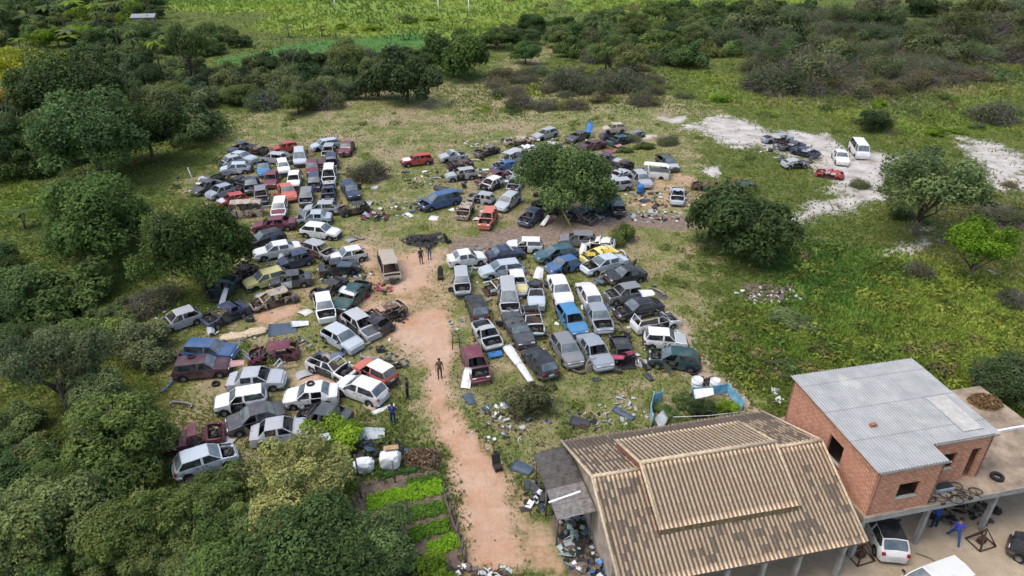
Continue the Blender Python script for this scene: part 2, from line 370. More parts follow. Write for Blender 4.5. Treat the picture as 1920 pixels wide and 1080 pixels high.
# ---------------------------------------------------------------- grass, as one uncountable mass
def grass_mass(name, n, seed, label):
    rs = np.random.RandomState(seed)
    px = rs.uniform(-60, 1980, n); py = 1120 - (rs.uniform(0, 1, n) ** 1.05) * 1150
    x, y = atn(px, py)
    mk = masks(x, y)
    bare = np.maximum.reduce([np.clip(mk['dirt'] * 1.25, 0, .998), mk['sand'] * .985, mk['concrete'] * 1.3, mk['mud'] * .95, mk['ash'] * 1.1, mk['soil'] * .93, mk['path'] * .8])
    nz_ = vnoise(x, y, 3.0, 41, 3); patch = vnoise(x, y, 1.2, 77, 2)
    keep = (rs.uniform(0, 1, n) > bare + (mk['dry'] * np.where(nz_ > .54, .62, .0))) & ~((mk['concrete'] > .3))
    keep &= (rs.uniform(0, 1, n) < np.clip(.3 + patch * 1.1, 0, 1))
    x, y, nz_ = x[keep], y[keep], nz_[keep]; mk = {k: v[keep] for k, v in mk.items()}
    n = len(x); dist = y
    lush, dry, brush, crop = mk['lush'], mk['dry'], mk['brush'], mk['crop']
    hgt = (.13 + .22 * np.clip(lush, 0, 1) + .16 * brush + .1 * rs.rand(n)) * (1 - .35 * dry) * (.75 + dist / 130)
    hgt = np.minimum(hgt, 1.1); rad = hgt * rs.uniform(.5, 1.0, n)
    cols = np.zeros((n, 3)); r1 = rs.rand(n, 1)
    base = np.array([.12, .16, .036]) * (1 - r1) + np.array([.18, .20, .05]) * r1
    lc = np.array([.14, .24, .03]) * (1 - r1) + np.array([.32, .38, .075]) * r1
    dc = np.array([.17, .20, .055]) * (1 - r1) + np.array([.34, .29, .13]) * r1
    bc = np.array([.12, .12, .05]) * (1 - r1) + np.array([.28, .23, .15]) * r1
    cc = np.array([.07, .17, .04]) * (1 - r1) + np.array([.13, .26, .07]) * r1
    L = np.clip(lush, 0, 1)[:, None]; cols = base * (1 - L) + lc * L
    dd = (dry * (rs.rand(n) < .48))[:, None]; cols = cols * (1 - dd) + dc * dd
    bb = (brush * (rs.rand(n) < .7))[:, None]; cols = cols * (1 - bb) + bc * bb
    cr = (crop > .5)[:, None]; cols = np.where(cr, cc, cols)
    big = (vnoise(x, y, 14, 3, 3)[:, None] - .5); cols = cols * (1 + big * np.array([1.6, 1.0, .8]))
    cols *= rs.uniform(.85, 1.35, (n, 1)); cols = np.clip(cols, .01, .6)
    z = height(x, y)
    K = 6
    ang = rs.uniform(0, 6.283, (n, K)); lean = rs.uniform(.25, 1.0, (n, K)); bh = rs.uniform(.55, 1.1, (n, K)) * hgt[:, None]
    bw = rs.uniform(.10, .22, (n, K)) * hgt[:, None] * 1.1
    cx = x[:, None] + np.cos(ang) * rad[:, None] * .25; cy = y[:, None] + np.sin(ang) * rad[:, None] * .25
    tx = x[:, None] + np.cos(ang) * rad[:, None] * lean; ty = y[:, None] + np.sin(ang) * rad[:, None] * lean
    sx = -np.sin(ang) * bw; sy = np.cos(ang) * bw; zb = np.broadcast_to((z - .03)[:, None], ang.shape)
    V = np.stack([np.stack([cx - sx, cy - sy, zb], -1), np.stack([cx + sx, cy + sy, zb], -1), np.stack([tx, ty, zb + bh], -1)], 2).reshape(-1, 3)
    Fc = np.arange(len(V)).reshape(-1, 3); tint = np.repeat(cols, K * 3, axis=0)
    o = link(name, np_mesh(name, V, Fc, M["grass"], {"tint": tint}))
    tag(o, label, "grass", kind="stuff")
grass_mass("grass", 300000, 3, "rough green and straw coloured grass covering the open ground")
# ---------------------------------------------------------------- trees
def unit(rs, n, zmin=-1.0):
    z = rs.uniform(zmin, 1, n); t = rs.uniform(0, 6.2832, n); r = np.sqrt(1 - z * z)
    return np.stack([r * np.cos(t), r * np.sin(t), z], 1)
def leaf_quads(rs, P, N, size, tone):
    "small pointed leaf-sized faces at P roughly facing N"
    n = len(P); a = np.cross(N, unit(rs, n)); a /= np.linalg.norm(a, axis=1)[:, None] + 1e-9
    b = np.cross(N, a); s = size * rs.uniform(.6, 1.3, (n, 1)); q = s * rs.uniform(.35, .6, (n, 1))
    V = np.stack([P - a * s, P - b * q + N * s * .12, P + a * s, P + b * q + N * s * .12], 1).reshape(-1, 3)
    return V, np.arange(4 * n).reshape(-1, 4), np.repeat(tone, 4)
CR = {}
def crown_mesh(kind, seed):
    "crown of radius about 1 (x,y) sitting between z=0 and z~1.5; leaves are sized for a 4 m crown"
    rs = np.random.RandomState(seed * 77 + hash(kind) % 1 + len(kind) * 13)
    P = []; N = []; T = []
    if kind == 'dense':   nl, nlf, ls, flat, zmin, gap = 38, 27000, .037, .80, -.35, .0
    elif kind == 'airy':  nl, nlf, ls, flat, zmin, gap = 30, 13000, .034, .75, -.15, .25
    elif kind == 'bush':  nl, nlf, ls, flat, zmin, gap = 18, 10000, .050, .75, -.1, .0
    elif kind == 'sparse': nl, nlf, ls, flat, zmin, gap = 26, 3600, .045, .75, -.2, .2
    elif kind == 'flat':  nl, nlf, ls, flat, zmin, gap = 26, 8000, .042, .42, .1, .15
    D0 = unit(rs, nl, zmin)
    rad = rs.uniform(.50, 1.0, nl)[:, None]
    C = D0 * rad * np.array([1, 1, flat]); lr = rs.uniform(.13, .42, nl) * (1.0 if kind != 'airy' else .78)
    if kind == 'sparse': lr *= 1.1
    stretch = 1 + .22 * math.sin(seed * 2.1); C[:, 0] *= stretch; C[:, 1] /= stretch
    w = lr ** 2; w /= w.sum(); lt = rs.uniform(.15, .85, nl); cnt = (w * nlf * (1 - .12)).astype(int)
    for i in range(nl):
        k = cnt[i]; d = unit(rs, k, -.75); 
        shell = rs.uniform(.62, 1.08, (k, 1)) ** .7
        bumpy = 1 + .22 * np.sin(d[:, :1] * 7 + i) * np.cos(d[:, 1:2] * 6 + i * 2)
        p = C[i] + d * lr[i] * shell * bumpy * np.array([1, 1, .82])
        P.append(p); N.append(d * .8 + np.array([0, 0, .55]) + unit(rs, k) * .75)
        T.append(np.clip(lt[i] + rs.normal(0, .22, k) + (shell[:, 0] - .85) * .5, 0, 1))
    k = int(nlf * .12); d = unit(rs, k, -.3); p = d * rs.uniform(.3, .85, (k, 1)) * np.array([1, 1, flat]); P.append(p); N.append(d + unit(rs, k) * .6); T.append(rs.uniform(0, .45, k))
    P = np.concatenate(P); N = np.concatenate(N); T = np.concatenate(T)
    N /= np.linalg.norm(N, axis=1)[:, None]
    P[:, 2] += .72
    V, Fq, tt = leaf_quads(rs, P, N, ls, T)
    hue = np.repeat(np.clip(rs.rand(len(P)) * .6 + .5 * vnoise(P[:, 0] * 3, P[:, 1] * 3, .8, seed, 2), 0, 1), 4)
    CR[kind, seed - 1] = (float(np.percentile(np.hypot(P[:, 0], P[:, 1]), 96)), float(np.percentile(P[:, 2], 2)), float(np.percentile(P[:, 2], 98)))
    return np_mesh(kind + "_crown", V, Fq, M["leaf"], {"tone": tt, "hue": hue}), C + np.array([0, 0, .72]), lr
def trunk_mesh(C, rs, limbs=7, r0=.055, zbase=-.55):
    mb = MB()
    sway = rs.uniform(-.06, .06, 2)
    top = Vector((sway[0], sway[1], .38))
    mb.tube([(0, 0, zbase), (sway[0] * .3, sway[1] * .3, zbase * .4), top], [r0 * 1.35, r0, r0 * .75], 8)
    order = rs.permutation(len(C))[:limbs]
    for i in order:
        c = Vector(C[i]); s0 = Vector((sway[0] * .5, sway[1] * .5, rs.uniform(-.12, .3)))
        mid = s0.lerp(c, .5) + Vector((rs.uniform(-.07, .07), rs.uniform(-.07, .07), -.05))
        mb.tube([s0, mid, c.lerp(s0, .05)], [r0 * .55, r0 * .32, r0 * .12], 5)
        for q in range(2):
            e = c + Vector(unit(rs, 1)[0]) * .22; mb.tube([mid, mid.lerp(e, .55), e], [r0 * .25, r0 * .16, r0 * .06], 4)
    return mb.mesh("tree_trunk", M["bark"])
def twig_mesh(seed, n=420):
    "a leafless thorny dome of fine twigs"
    rs = np.random.RandomState(seed); V = []; Fc = []
    d = unit(rs, n, .02); base = d * rs.uniform(.05, .45, (n, 1)) * np.array([1, 1, .8])
    tip = d * rs.uniform(.75, 1.1, (n, 1)) * np.array([1, 1, .85]) + unit(rs, n) * .16
    a = np.cross(d, unit(rs, n)); a /= np.linalg.norm(a, axis=1)[:, None]; wd = .012
    segs = [(base, tip, wd)]
    for q in range(5):
        s = base + (tip - base) * rs.uniform(.3, .9, (n, 1)); e = s + (d * .6 + unit(rs, n)) * rs.uniform(.12, .32, (n, 1)); segs.append((s, e, wd * .6))
    for s, e, wq in segs:
        V.append(np.stack([s - a * wq, s + a * wq, e], 1).reshape(-1, 3))
        b = np.cross(a, d); V.append(np.stack([s - b * wq, s + b * wq, e], 1).reshape(-1, 3))
    V = np.concatenate(V); return np_mesh("twig_branches", V, np.arange(len(V)).reshape(-1, 3), M["twig"])
PROTO = {}
for kind, ns in (('dense', 4), ('airy', 3), ('bush', 3), ('sparse', 3), ('flat', 2)):
    for s in range(ns):
        cm, C, lr = crown_mesh(kind, s + 1)
        rs = np.random.RandomState(s + 5)
        PROTO[kind, s] = (cm, trunk_mesh(C, rs, 12 if kind in ('airy', 'flat', 'sparse') else 7, .05 if kind != 'bush' else .03, -.55 if kind != 'bush' else -.1))
TW = [twig_mesh(s) for s in (1, 2, 3)]
def palm_meshes(n=11, L=1.0, w=.13, droop=.55, seed=0, banana=False):
    rs = np.random.RandomState(seed); V = []; Fq = []; tone = []
    for i in range(n):
        a = 6.283 * i / n + rs.uniform(-.25, .25); up = rs.uniform(.35, .95); pts = []
        for k in range(7):
            t = k / 6; r = L * t * (1 - .12 * up); z = up * .9 * t * L - droop * t * t * 1.6 * L
            pts.append(np.array([math.cos(a) * r, math.sin(a) * r, z]))
        side = np.array([-math.sin(a), math.cos(a), 0]); b = len(V)
        for k, p in enumerate(pts):
            ww = w * math.sin(math.pi * min(1, .12 + .88 * k / 6)) + .01
            V += [p - side * ww - [0, 0, ww * .4], p, p + side * ww - [0, 0, ww * .4]]; tone += [.5 + .3 * (i % 3 - 1)] * 3
        for k in range(6):
            for c in range(2): Fq.append((b + k * 3 + c, b + k * 3 + c + 1, b + k * 3 + 4 + c, b + k * 3 + 3 + c))
    V = np.array(V); tone = np.clip(np.array(tone), 0, 1)
    return np_mesh("palm_fronds", V, np.array(Fq), M["leaf"], {"tone": tone, "hue": np.zeros(len(V))})
PALM = palm_meshes(13, 1, .12, .55, 1); BANANA = palm_meshes(9, 1, .2, .42, 2)

COLS = dict(mango=(.062, .105, .035), dark=(.045, .076, .03), mid=(.095, .142, .048), olive=(.10, .135, .05), pale=(.19, .21, .095), bright=(.125, .21, .022),
            yellow=(.30, .30, .022), grey=(.085, .105, .055), greyg=(.088, .12, .06), orange=(.40, .22, .025), brown=(.11, .11, .055))
_trs = random.Random(9)
def tree(x, y, Rr, kind, col, label, cat="tree", group=None, name=None, hs=1.0, z0=None):
    "a tree standing at (x, y) with crown radius Rr"
    z = hz(x, y) if z0 is None else z0
    rz = _trs.uniform(0, 6.28); c = COLS[col]; j = _trs.uniform(.82, 1.22)
    c4 = (c[0] * j * _trs.uniform(.9, 1.15), c[1] * j, c[2] * j * _trs.uniform(.85, 1.2), 1)
    if kind == 'twig':
        o = empty(name or "bare_shrub", (x, y, z - .1), rz, label, cat, group); o.scale = (Rr, Rr, Rr * hs)
        b = link("branches", _trs.choice(TW), o)
        lv = link("leaves", PROTO['sparse', _trs.randrange(3)][0], o); lv.location = (0, 0, -.42); lv.scale = (.95, .95, .95); lv.color = c4
        return o
    if kind in ('palm', 'banana'):
        H = Rr * (2.2 if kind == 'palm' else 1.1)
        o = empty(name or kind + ("_tree" if kind == 'palm' else "_plant"), (x, y, z), rz, label, cat, group)
        tr = MB().tube([(0, 0, -.1), (.06, .02, H * .5), (0, .05, H)], [.22, .16, .13] if kind == 'palm' else [.14, .12, .08], 8).build("trunk", M["bark"], o)
        lv = link("fronds" if kind == 'palm' else "leaves", PALM if kind == 'palm' else BANANA, o); lv.location = (0, 0, H); lv.scale = (Rr,) * 3; lv.color = (c4[0] * .7, c4[1] * .7, c4[2] * .7, 1)
        return o
    n = {'dense': 4, 'airy': 3, 'bush': 3, 'sparse': 3, 'flat': 2}[kind]; pk = _trs.randrange(n); cm, tm = PROTO[kind, pk]; Rr = Rr * 1.04 / CR[kind, pk][0]
    if kind == 'bush':
        o = empty(name or "bush", (x, y, z - .1), rz, label, cat, group); o.scale = (Rr, Rr, Rr * hs)
        lv = link("foliage", cm, o); lv.location = (0, 0, -.35); lv.color = c4; link("stem", tm, o); return o
    o = empty(name or "tree", (x, y, z), rz, label, cat, group); o.scale = (Rr, Rr, Rr * hs)
    lift = .34 if kind != 'dense' else .30
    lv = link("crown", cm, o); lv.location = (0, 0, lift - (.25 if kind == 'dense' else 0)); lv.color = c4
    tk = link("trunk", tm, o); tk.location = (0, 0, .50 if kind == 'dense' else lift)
    return o
def tree_px(px, py, wpx, kind, col, label, cat="tree", group=None, name=None, hs=1.0):
    "px, py: middle of the crown in the photograph, wpx: its width there"
    zc = 2.5; 
    for _ in range(4):
        p = at(px, py, zc); s = scale_at(p.y, zc); Rr = wpx / s / 2 / .98
        zc = Rr * hs * {'dense': .78, 'airy': 1.25, 'flat': 1.25, 'sparse': 1.25, 'bush': .4, 'twig': .45, 'palm': 2.2, 'banana': 1.2}[kind]
    return tree(p.x, p.y, Rr, kind, col, label, cat, group, name, hs)

T = [
 (1058,338,166,'dense','mid',"round leafy green tree standing among wrecks at the middle of the yard",1.05),
 (1398,442,222,'bush','dark',"very dark broad tree standing beside the muddy track",.95),
 (1742,352,188,'airy','olive',"wide airy olive tree at the edge of the white sand",.8),
 (1838,462,112,'airy','bright',"small bright green tree on a thin pale trunk in the lush grass",1.0),
 (1888,715,120,'dense','dark',"dark tree just behind the brick house deck",.85),
 (762,150,155,'bush','dark',"large dark tree at the foot of the grassy slope",1.25),
 (850,112,125,'bush','mango',"dark green tree touching the large dark one on the slope",1.15),
 (985,97,58,'dense','mango',"lone round dark tree on the yellow slope",.9),
 (1635,232,62,'bush','dark',"dark round bush above the white minibus",1.1),
 (172,262,190,'dense','mango',"tall mango tree with rounded lobes far left, behind the big roadside mango",1.0),
 (275,250,140,'dense','dark',"darker tree leaning against the tall mango",1.0),
 (180,402,235,'dense','mango',"big round mango tree left of the upper car rows",.95),
 (366,468,184,'dense','mango',"mango tree overhanging the cars at the left edge of the yard",1.2),
 (140,175,190,'dense','dark',"deep green tree below the yellow flowering tree",.9),
 (52,112,165,'airy','yellow',"yellow green flowering tree near the top left corner",.9),
 (5,178,60,'airy','orange',"orange leaved tree cut by the left border",1.0),
 (82,655,175,'airy','greyg',"grey green tall tree at the left border halfway down",1.3),
 (178,738,140,'dense','greyg',"grey green rounded tree next to the dark station wagon clearing",.9),
 (20,560,130,'dense','mid',"green tree at the left border under the shrubs",.9),
 (95,555,200,'bush','mid',"mass of bright scrub left of the overhanging mango",.8),
 (215,835,220,'dense','mid',"broad green tree left of the crashed silver hatchback",.9),
 (85,970,230,'dense','olive',"large olive tree filling the bottom left corner",1.0),
 (270,985,190,'dense','mid',"rounded tree right of the large olive corner tree",.9),
 (545,880,230,'airy','pale',"pale yellowish airy tree with forked limbs below the crushed silver sedan",.85),
 (380,960,150,'airy','olive',"dull olive tree between the pale airy tree and the corner trees",.8),
 (430,1055,190,'dense','mid',"green tree at the bottom border below the dull olive tree",.8),
 (580,1030,230,'dense','mango',"wide dark green tree at the bottom border below the pale airy tree",.8),
 (690,1035,170,'dense','mid',"green tree covering the lower end of the vegetable plot",.75),
 (800,1072,100,'bush','bright',"bright yellow green shrub beside the garden fence at the bottom",1.1),
 (20,260,110,'dense','dark',"dark tree at the left border below the orange leaves",1.1),
 (0,490,90,'dense','dark',"dark rounded tree cut by the left border beside a small banana plant",.8),
 (340,42,92,'flat','dark',"tall spreading dark tree with a pale trunk beside the distant roof",1.7),
 (1165,436,62,'bush','olive',"small bush at the end of the dark station wagon row",1.2),
 (1000,752,95,'bush','brown',"dry brownish bush in front of the tiled roof",1.0),
 (620,812,110,'bush','bright',"fresh green bush over the crushed silver sedan",.7),
 (250,640,150,'bush','greyg',"grey scrub bush left of the stripped silver shell",.8),
 (385,235,140,'bush','greyg',"thin grey green tree above the upper left car block",.9),
 (300,205,110,'dense','greyg',"dusty rounded tree behind the tall mango",1.0),
 (1490,605,90,'bush','olive',"low yellowish weed clump in the grass below the pale rubble",.4),
 (1470,690,60,'bush','mid',"low leafy clump at the rear corner of the brick wall",.5),
 (1515,130,150,'twig','grey',"large leafless purplish grey thicket tree at the upper right",.9),
 (1450,150,110,'twig','grey',"smaller leafless thicket left of the large purplish one",.9),
 (690,318,78,'twig','grey',"grey round thorn bush between the two upper car blocks",.9),
 (1865,208,90,'twig','grey',"bare dark shrub by the right border above the second sand patch",.9),
 (1170,150,90,'twig','grey',"bare grey tree above the car heap with the blue panel",.9),
 (1070,150,90,'twig','grey',"bare grey thicket between the lone round tree and the bare grey tree",.8),
 (1725,505,60,'twig','grey',"thorny grey shrub standing in the lush grass",1.0),
 (1880,400,110,'twig','grey',"brown grey tangle above the small bright green tree",.5),
 (1905,560,70,'twig','grey',"pale dry shrub at the right border in the grass",.7),
 (280,560,110,'twig','grey',"dry twiggy scrub under the overhanging mango",.6),
 (380,905,90,'twig','grey',"dead branches below the crashed silver hatchback",.6),
]
for px, py, wpx, kind, col, lab, hs in T:
    nm = {'bush': 'tree' if ' tree' in lab else 'bush', 'twig': 'thorn_shrub'}.get(kind, 'tree')
    tree_px(px, py, wpx, kind, col, lab, "shrub" if nm != 'tree' else 'tree', None, nm, hs)
for px, py, wpx, kind, lab in [(35,395,60,'banana',"ragged banana plant at the left border clearing"), (150,300,50,'banana',"banana plant hidden between the two left mangos"),
      (215,60,46,'palm',"feathery palm left of the distant roof"), (248,78,44,'palm',"palm in front of the distant roof"), (180,92,40,'palm',"low palm in the plantation left of the roof"),
      (1120,38,52,'palm',"palm crown rising from the far tree belt"), (1140,60,60,'palm',"broad palm in the far tree belt above the slope")]:
    tree_px(px, py, wpx, kind, 'mango', lab, "tree" if kind == 'palm' else "plant", None)

# tree belts farther off: every tree on its own, look-alikes share a label
def belt(poly, n, wr, kinds, cols, label, group, seed, hs=(.8, 1.1), cat="tree", mind=.5):
    rs = random.Random(seed); P = wp(poly); pts = []
    x0, x1 = min(p[0] for p in poly), max(p[0] for p in poly); y0, y1 = min(p[1] for p in poly), max(p[1] for p in poly)
    tries = 0
    while len(pts) < n and tries < n * 60:
        tries += 1; px = rs.uniform(x0, x1); py = rs.uniform(y0, y1)
        if poly_sd(np.array([px]), np.array([py]), poly)[0] < 0: continue
        w_ = rs.uniform(*wr)
        if any((px - a) ** 2 + ((py - b) * 1.7) ** 2 < (mind * .5 * (w_ + c)) ** 2 for a, b, c in pts): continue
        pts.append((px, py, w_))
    for px, py, w_ in pts:
        k = rs.choice(kinds); nm = {'bush': 'bush', 'twig': 'thorn_shrub', 'palm': 'palm_tree', 'banana': 'banana_plant'}.get(k, 'tree')
        tree_px(px, py, w_, k, rs.choice(cols), label, cat, group, nm, rs.uniform(*hs))
belt([(205,115),(420,125),(700,90),(700,165),(560,198),(430,190),(300,185),(210,150)], 75, (50, 80), ['bush','dense','bush','twig','bush'], ['greyg','dark','olive','greyg'], "dusty green tree in the hedge belt below the green crop strip", "hedge belt trees", 1)
belt([(700,105),(900,66),(900,95),(760,130),(640,145)], 20, (40, 60), ['bush'], ['dark','mango'], "dark tree in the belt between the large slope tree and the crop strip", "trees above the slope", 2, (.6, .85))
belt([(900,68),(1000,40),(1150,25),(1400,10),(1400,50),(1250,75),(1020,62),(900,85)], 75, (38, 62), ['bush','dense','bush','airy'], ['dark','mango','mid','mid'], "dark green tree in the far belt along the top of the slope", "far belt trees", 3, (.6, .9))
belt([(1040,60),(1370,30),(1390,100),(1210,120),(1060,90)], 30, (50, 80), ['bush','airy','twig','bush'], ['mango','mid','greyg','olive'], "mixed green tree below the far belt", "trees below the far belt", 4)
belt([(1390,20),(1930,10),(1930,95),(1700,130),(1560,120),(1400,95)], 95, (50, 85), ['bush','twig','twig','sparse','bush'], ['greyg','grey','greyg','dark','grey'], "greyish half leafless tree in the upper right thicket", "thicket trees", 5)
belt([(1400,80),(1600,90),(1790,115),(1850,150),(1640,165),(1400,185)], 34, (45, 75), ['twig','twig','twig'], ['grey','brown'], "low bare shrub at the foot of the upper right thicket", "bare thicket shrubs", 6, cat="shrub")
belt([(900,130),(1220,118),(1240,190),(960,205)], 30, (34, 60), ['twig','twig','twig','bush'], ['grey','brown'], "small dry shrub on the brown slope", "dry slope shrubs", 7, (.6,.9), "shrub")
belt([(-10,-5),(300,-5),(300,30),(330,90),(230,110),(90,80),(-10,90)], 70, (36, 62), ['bush','dense','bush','palm','banana','bush'], ['mid','mango','dark','olive','bright'], "green tree of the far plantation left of the distant roof", "plantation trees", 8)
belt([(380,60),(450,70),(450,95),(370,100)], 7, (36, 50), ['dense','bush'], ['mid','dark'], "round green tree right of the tall spreading tree", "trees beside the crop strip", 9)
belt([(0,200),(100,180),(240,190),(60,330),(0,340)], 20, (70, 110), ['dense','bush'], ['dark','mango'], "deep green tree in the wood at the left border", "left border wood", 10)
belt([(-10,780),(60,800),(110,880),(-10,900)], 4, (70, 110), ['bush','dense'], ['mid','olive'], "scrubby green tree at the left border below the grey green tall tree", "lower left scrub trees", 11)
belt([(0,560),(220,520),(250,600),(180,660),(0,700)], 10, (70, 120), ['bush','dense','bush'], ['mid','olive','dark'], "leafy scrub tree left of the stripped silver shell", "left scrub trees", 12, (.6,.8))
belt([(-10,850),(480,930),(700,1010),(760,1090),(-10,1090)], 26, (80, 140), ['dense','airy','bush'], ['mid','mango','olive'], "green tree among the crowded crowns along the bottom border", "bottom border trees", 13, (.55,.8))
belt([(1500,300),(1750,380),(1920,330),(1920,470),(1620,440)], 12, (26, 46), ['bush','twig','bush'], ['olive','mid','brown'], "small shrub in the rough ground below the white sand", "shrubs below the sand", 14, (.5,.9), "shrub", .9)
belt([(1180,150),(1900,150),(1900,250),(1650,260),(1300,205)], 20, (22, 40), ['bush','bush','twig'], ['olive','mid','bright'], "small shrub dotted over the upper right meadow", "meadow shrubs", 15, (.4,.8), "shrub", 1.1)
belt([(1180,245),(1280,262),(1240,300),(1170,285)], 5, (30, 50), ['bush','twig'], ['olive','brown'], "scrubby bush behind the opened white van", "bushes behind the van", 16, (.6,.8), "shrub", .8)
belt([(640,25),(900,20),(880,55),(640,62),(480,62)], 16, (20, 34), ['banana','banana','bush'], ['mid','bright'], "small plant row in the field beyond the crop strip", "field plants", 17, (.6,.9), "plant", .8)

# leafy undergrowth as one mass
def undergrowth(seed=4, n=7000, col=(.11, .155, .04), label="low leafy weeds and scrub between the taller trees", meadow=False):
    rs = np.random.RandomState(seed)
    px = rs.uniform(-40, 1960, n); py = 1110 - rs.uniform(0, 1, n) * 1140
    x, y = atn(px, py); mk = masks(x, y)
    bad = np.maximum.reduce([mk['dirt'], mk['sand'], mk['concrete'] * 2, mk['mud'], mk['ash'], mk['soil'], mk['path'], mk['crop']])
    pr = np.clip(.22 + mk['lush'] * .10 + np.clip((y - 110) / 200, 0, .3) - mk['dry'] * .13 + (vnoise(x, y, 9, 6, 2) - .5) * .8, 0, 1); pr = np.where((px < 330) & (py > 450), pr + .35, pr)
    if meadow: pr = np.clip((np.maximum(mk['lush'], mk['brush'] * .8) - .3) * 1.2, 0, 1) * np.clip((vnoise(x, y, 7, 60 + seed, 2) - .38) * 4, 0, 1) * (px > 900)
    keep = (rs.rand(n) < pr) & (bad < .15); x, y = x[keep], y[keep]; lush = mk['lush'][keep]; n = len(x)
    K = 90 if meadow else 70; r = rs.uniform(.3, .75, n) * (.8 + y / 150) * (1.55 if meadow else 1); z = height(x, y)
    d = unit(rs, n * K, 0).reshape(n, K, 3); P = np.stack([x, y, z], 1)[:, None] + d * r[:, None, None] * np.array([1, 1, .6]) * rs.uniform(.5, 1.05, (n, K, 1))
    N = d + unit(rs, n * K).reshape(n, K, 3) * .7; N /= np.linalg.norm(N, axis=2)[..., None]
    tone = np.repeat(rs.uniform(.1, .8, n), K) + rs.normal(0, .12, n * K)
    V, Fq, tt = leaf_quads(rs, P.reshape(-1, 3), N.reshape(-1, 3), np.repeat(r, K)[:, None] * .17, np.clip(tone, 0, 1))
    hue = np.repeat(np.clip(rs.rand(n * K) * .5 + np.repeat(rs.rand(n), K) * .5, 0, 1), 4)
    o = link("undergrowth", np_mesh("undergrowth", V, Fq, M["leaf"], {"tone": tt, "hue": hue})); o.color = (*col, 1)
    tag(o, label, "undergrowth", kind="stuff")
undergrowth()
undergrowth(14, 6000, (.17, .21, .045), "yellow green weed clumps over the right hand meadow", True)
undergrowth(25, 4000, (.075, .125, .03), "darker green weed clumps over the right hand meadow", True)
undergrowth(36, 2500, (.15, .13, .07), "dry brownish weed clumps over the right hand meadow", True)
# ---------------------------------------------------------------- cars
# profile: breakpoints measured from the middle of the car, x forward
KIND = {
 'hatch':  dict(L=3.85, W=1.62, tail=(-1.90,.80), rg=(-1.78,.92), rr=(-1.30,1.39), rf=(.30,1.41), cowl=(.98,.96), nose=(1.78,.80), end=(1.92,.62), B=-.22, xf=1.22, xr=-1.20, bz=.90, lg=1.34),
 'boxy':   dict(L=3.70, W=1.55, tail=(-1.83,.82), rg=(-1.78,.92), rr=(-1.52,1.41), rf=(.22,1.42), cowl=(.78,.98), nose=(1.74,.86), end=(1.84,.66), B=-.30, xf=1.20, xr=-1.15, bz=.92, lg=1.42),
 'sedan':  dict(L=4.30, W=1.68, tail=(-2.12,.80), rg=(-1.48,.98), rr=(-.92,1.38), rf=(.32,1.40), cowl=(1.02,.96), nose=(1.98,.80), end=(2.14,.62), B=-.12, xf=1.36, xr=-1.28, bz=.90, lg=1.10, boot=-2.04),
 'wagon':  dict(L=4.20, W=1.64, tail=(-2.08,.80), rg=(-2.02,.92), rr=(-1.74,1.41), rf=(.36,1.42), cowl=(1.02,.96), nose=(1.94,.80), end=(2.10,.62), B=-.16, xf=1.34, xr=-1.30, bz=.90, lg=1.50),
 'mpv':    dict(L=4.50, W=1.75, tail=(-2.22,.85), rg=(-2.14,1.02), rr=(-1.84,1.66), rf=(.55,1.66), cowl=(1.50,1.05), nose=(2.10,.85), end=(2.25,.62), B=-.10, xf=1.46, xr=-1.38, bz=.98, lg=1.60),
 'van':    dict(L=4.45, W=1.72, tail=(-2.20,.95), rg=(-2.16,1.10), rr=(-2.06,1.92), rf=(1.55,1.92), cowl=(1.98,1.15), nose=(2.14,.95), end=(2.22,.62), B=.75, xf=1.40, xr=-1.15, bz=1.08, lg=1.95),
 'pickup': dict(L=4.35, W=1.66, tail=(-2.15,.82), rg=(-.42,.93), rr=(-.30,1.40), rf=(.36,1.42), cowl=(1.00,.97), nose=(2.00,.82), end=(2.16,.62), B=-.20, xf=1.38, xr=-1.30, bz=.90, lg=.25, bed=True),
}
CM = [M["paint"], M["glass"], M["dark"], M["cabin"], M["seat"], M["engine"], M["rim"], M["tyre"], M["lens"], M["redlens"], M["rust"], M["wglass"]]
def bm_take(bm, faces, name, origin=(0, 0, 0), slot=0):
    "those faces of bm as a mesh of their own"
    idx = {}; vs = []; fs = []
    for f in faces:
        fi = []
        for v in f.verts:
            if v not in idx: idx[v] = len(vs); vs.append((v.co.x - origin[0], v.co.y - origin[1], v.co.z - origin[2]))
            fi.append(idx[v])
        fs.append(fi)
    me = D.meshes.new(name); me.from_pydata(vs, [], fs); me.materials.append(CM[slot])
    b = bmesh.new(); b.from_mesh(me)
    for f in b.faces: f.smooth = True
    for e in b.edges:
        e.smooth = not (len(e.link_faces) == 2 and e.calc_face_angle(0) > R(32))
    b.to_mesh(me); b.free(); return me
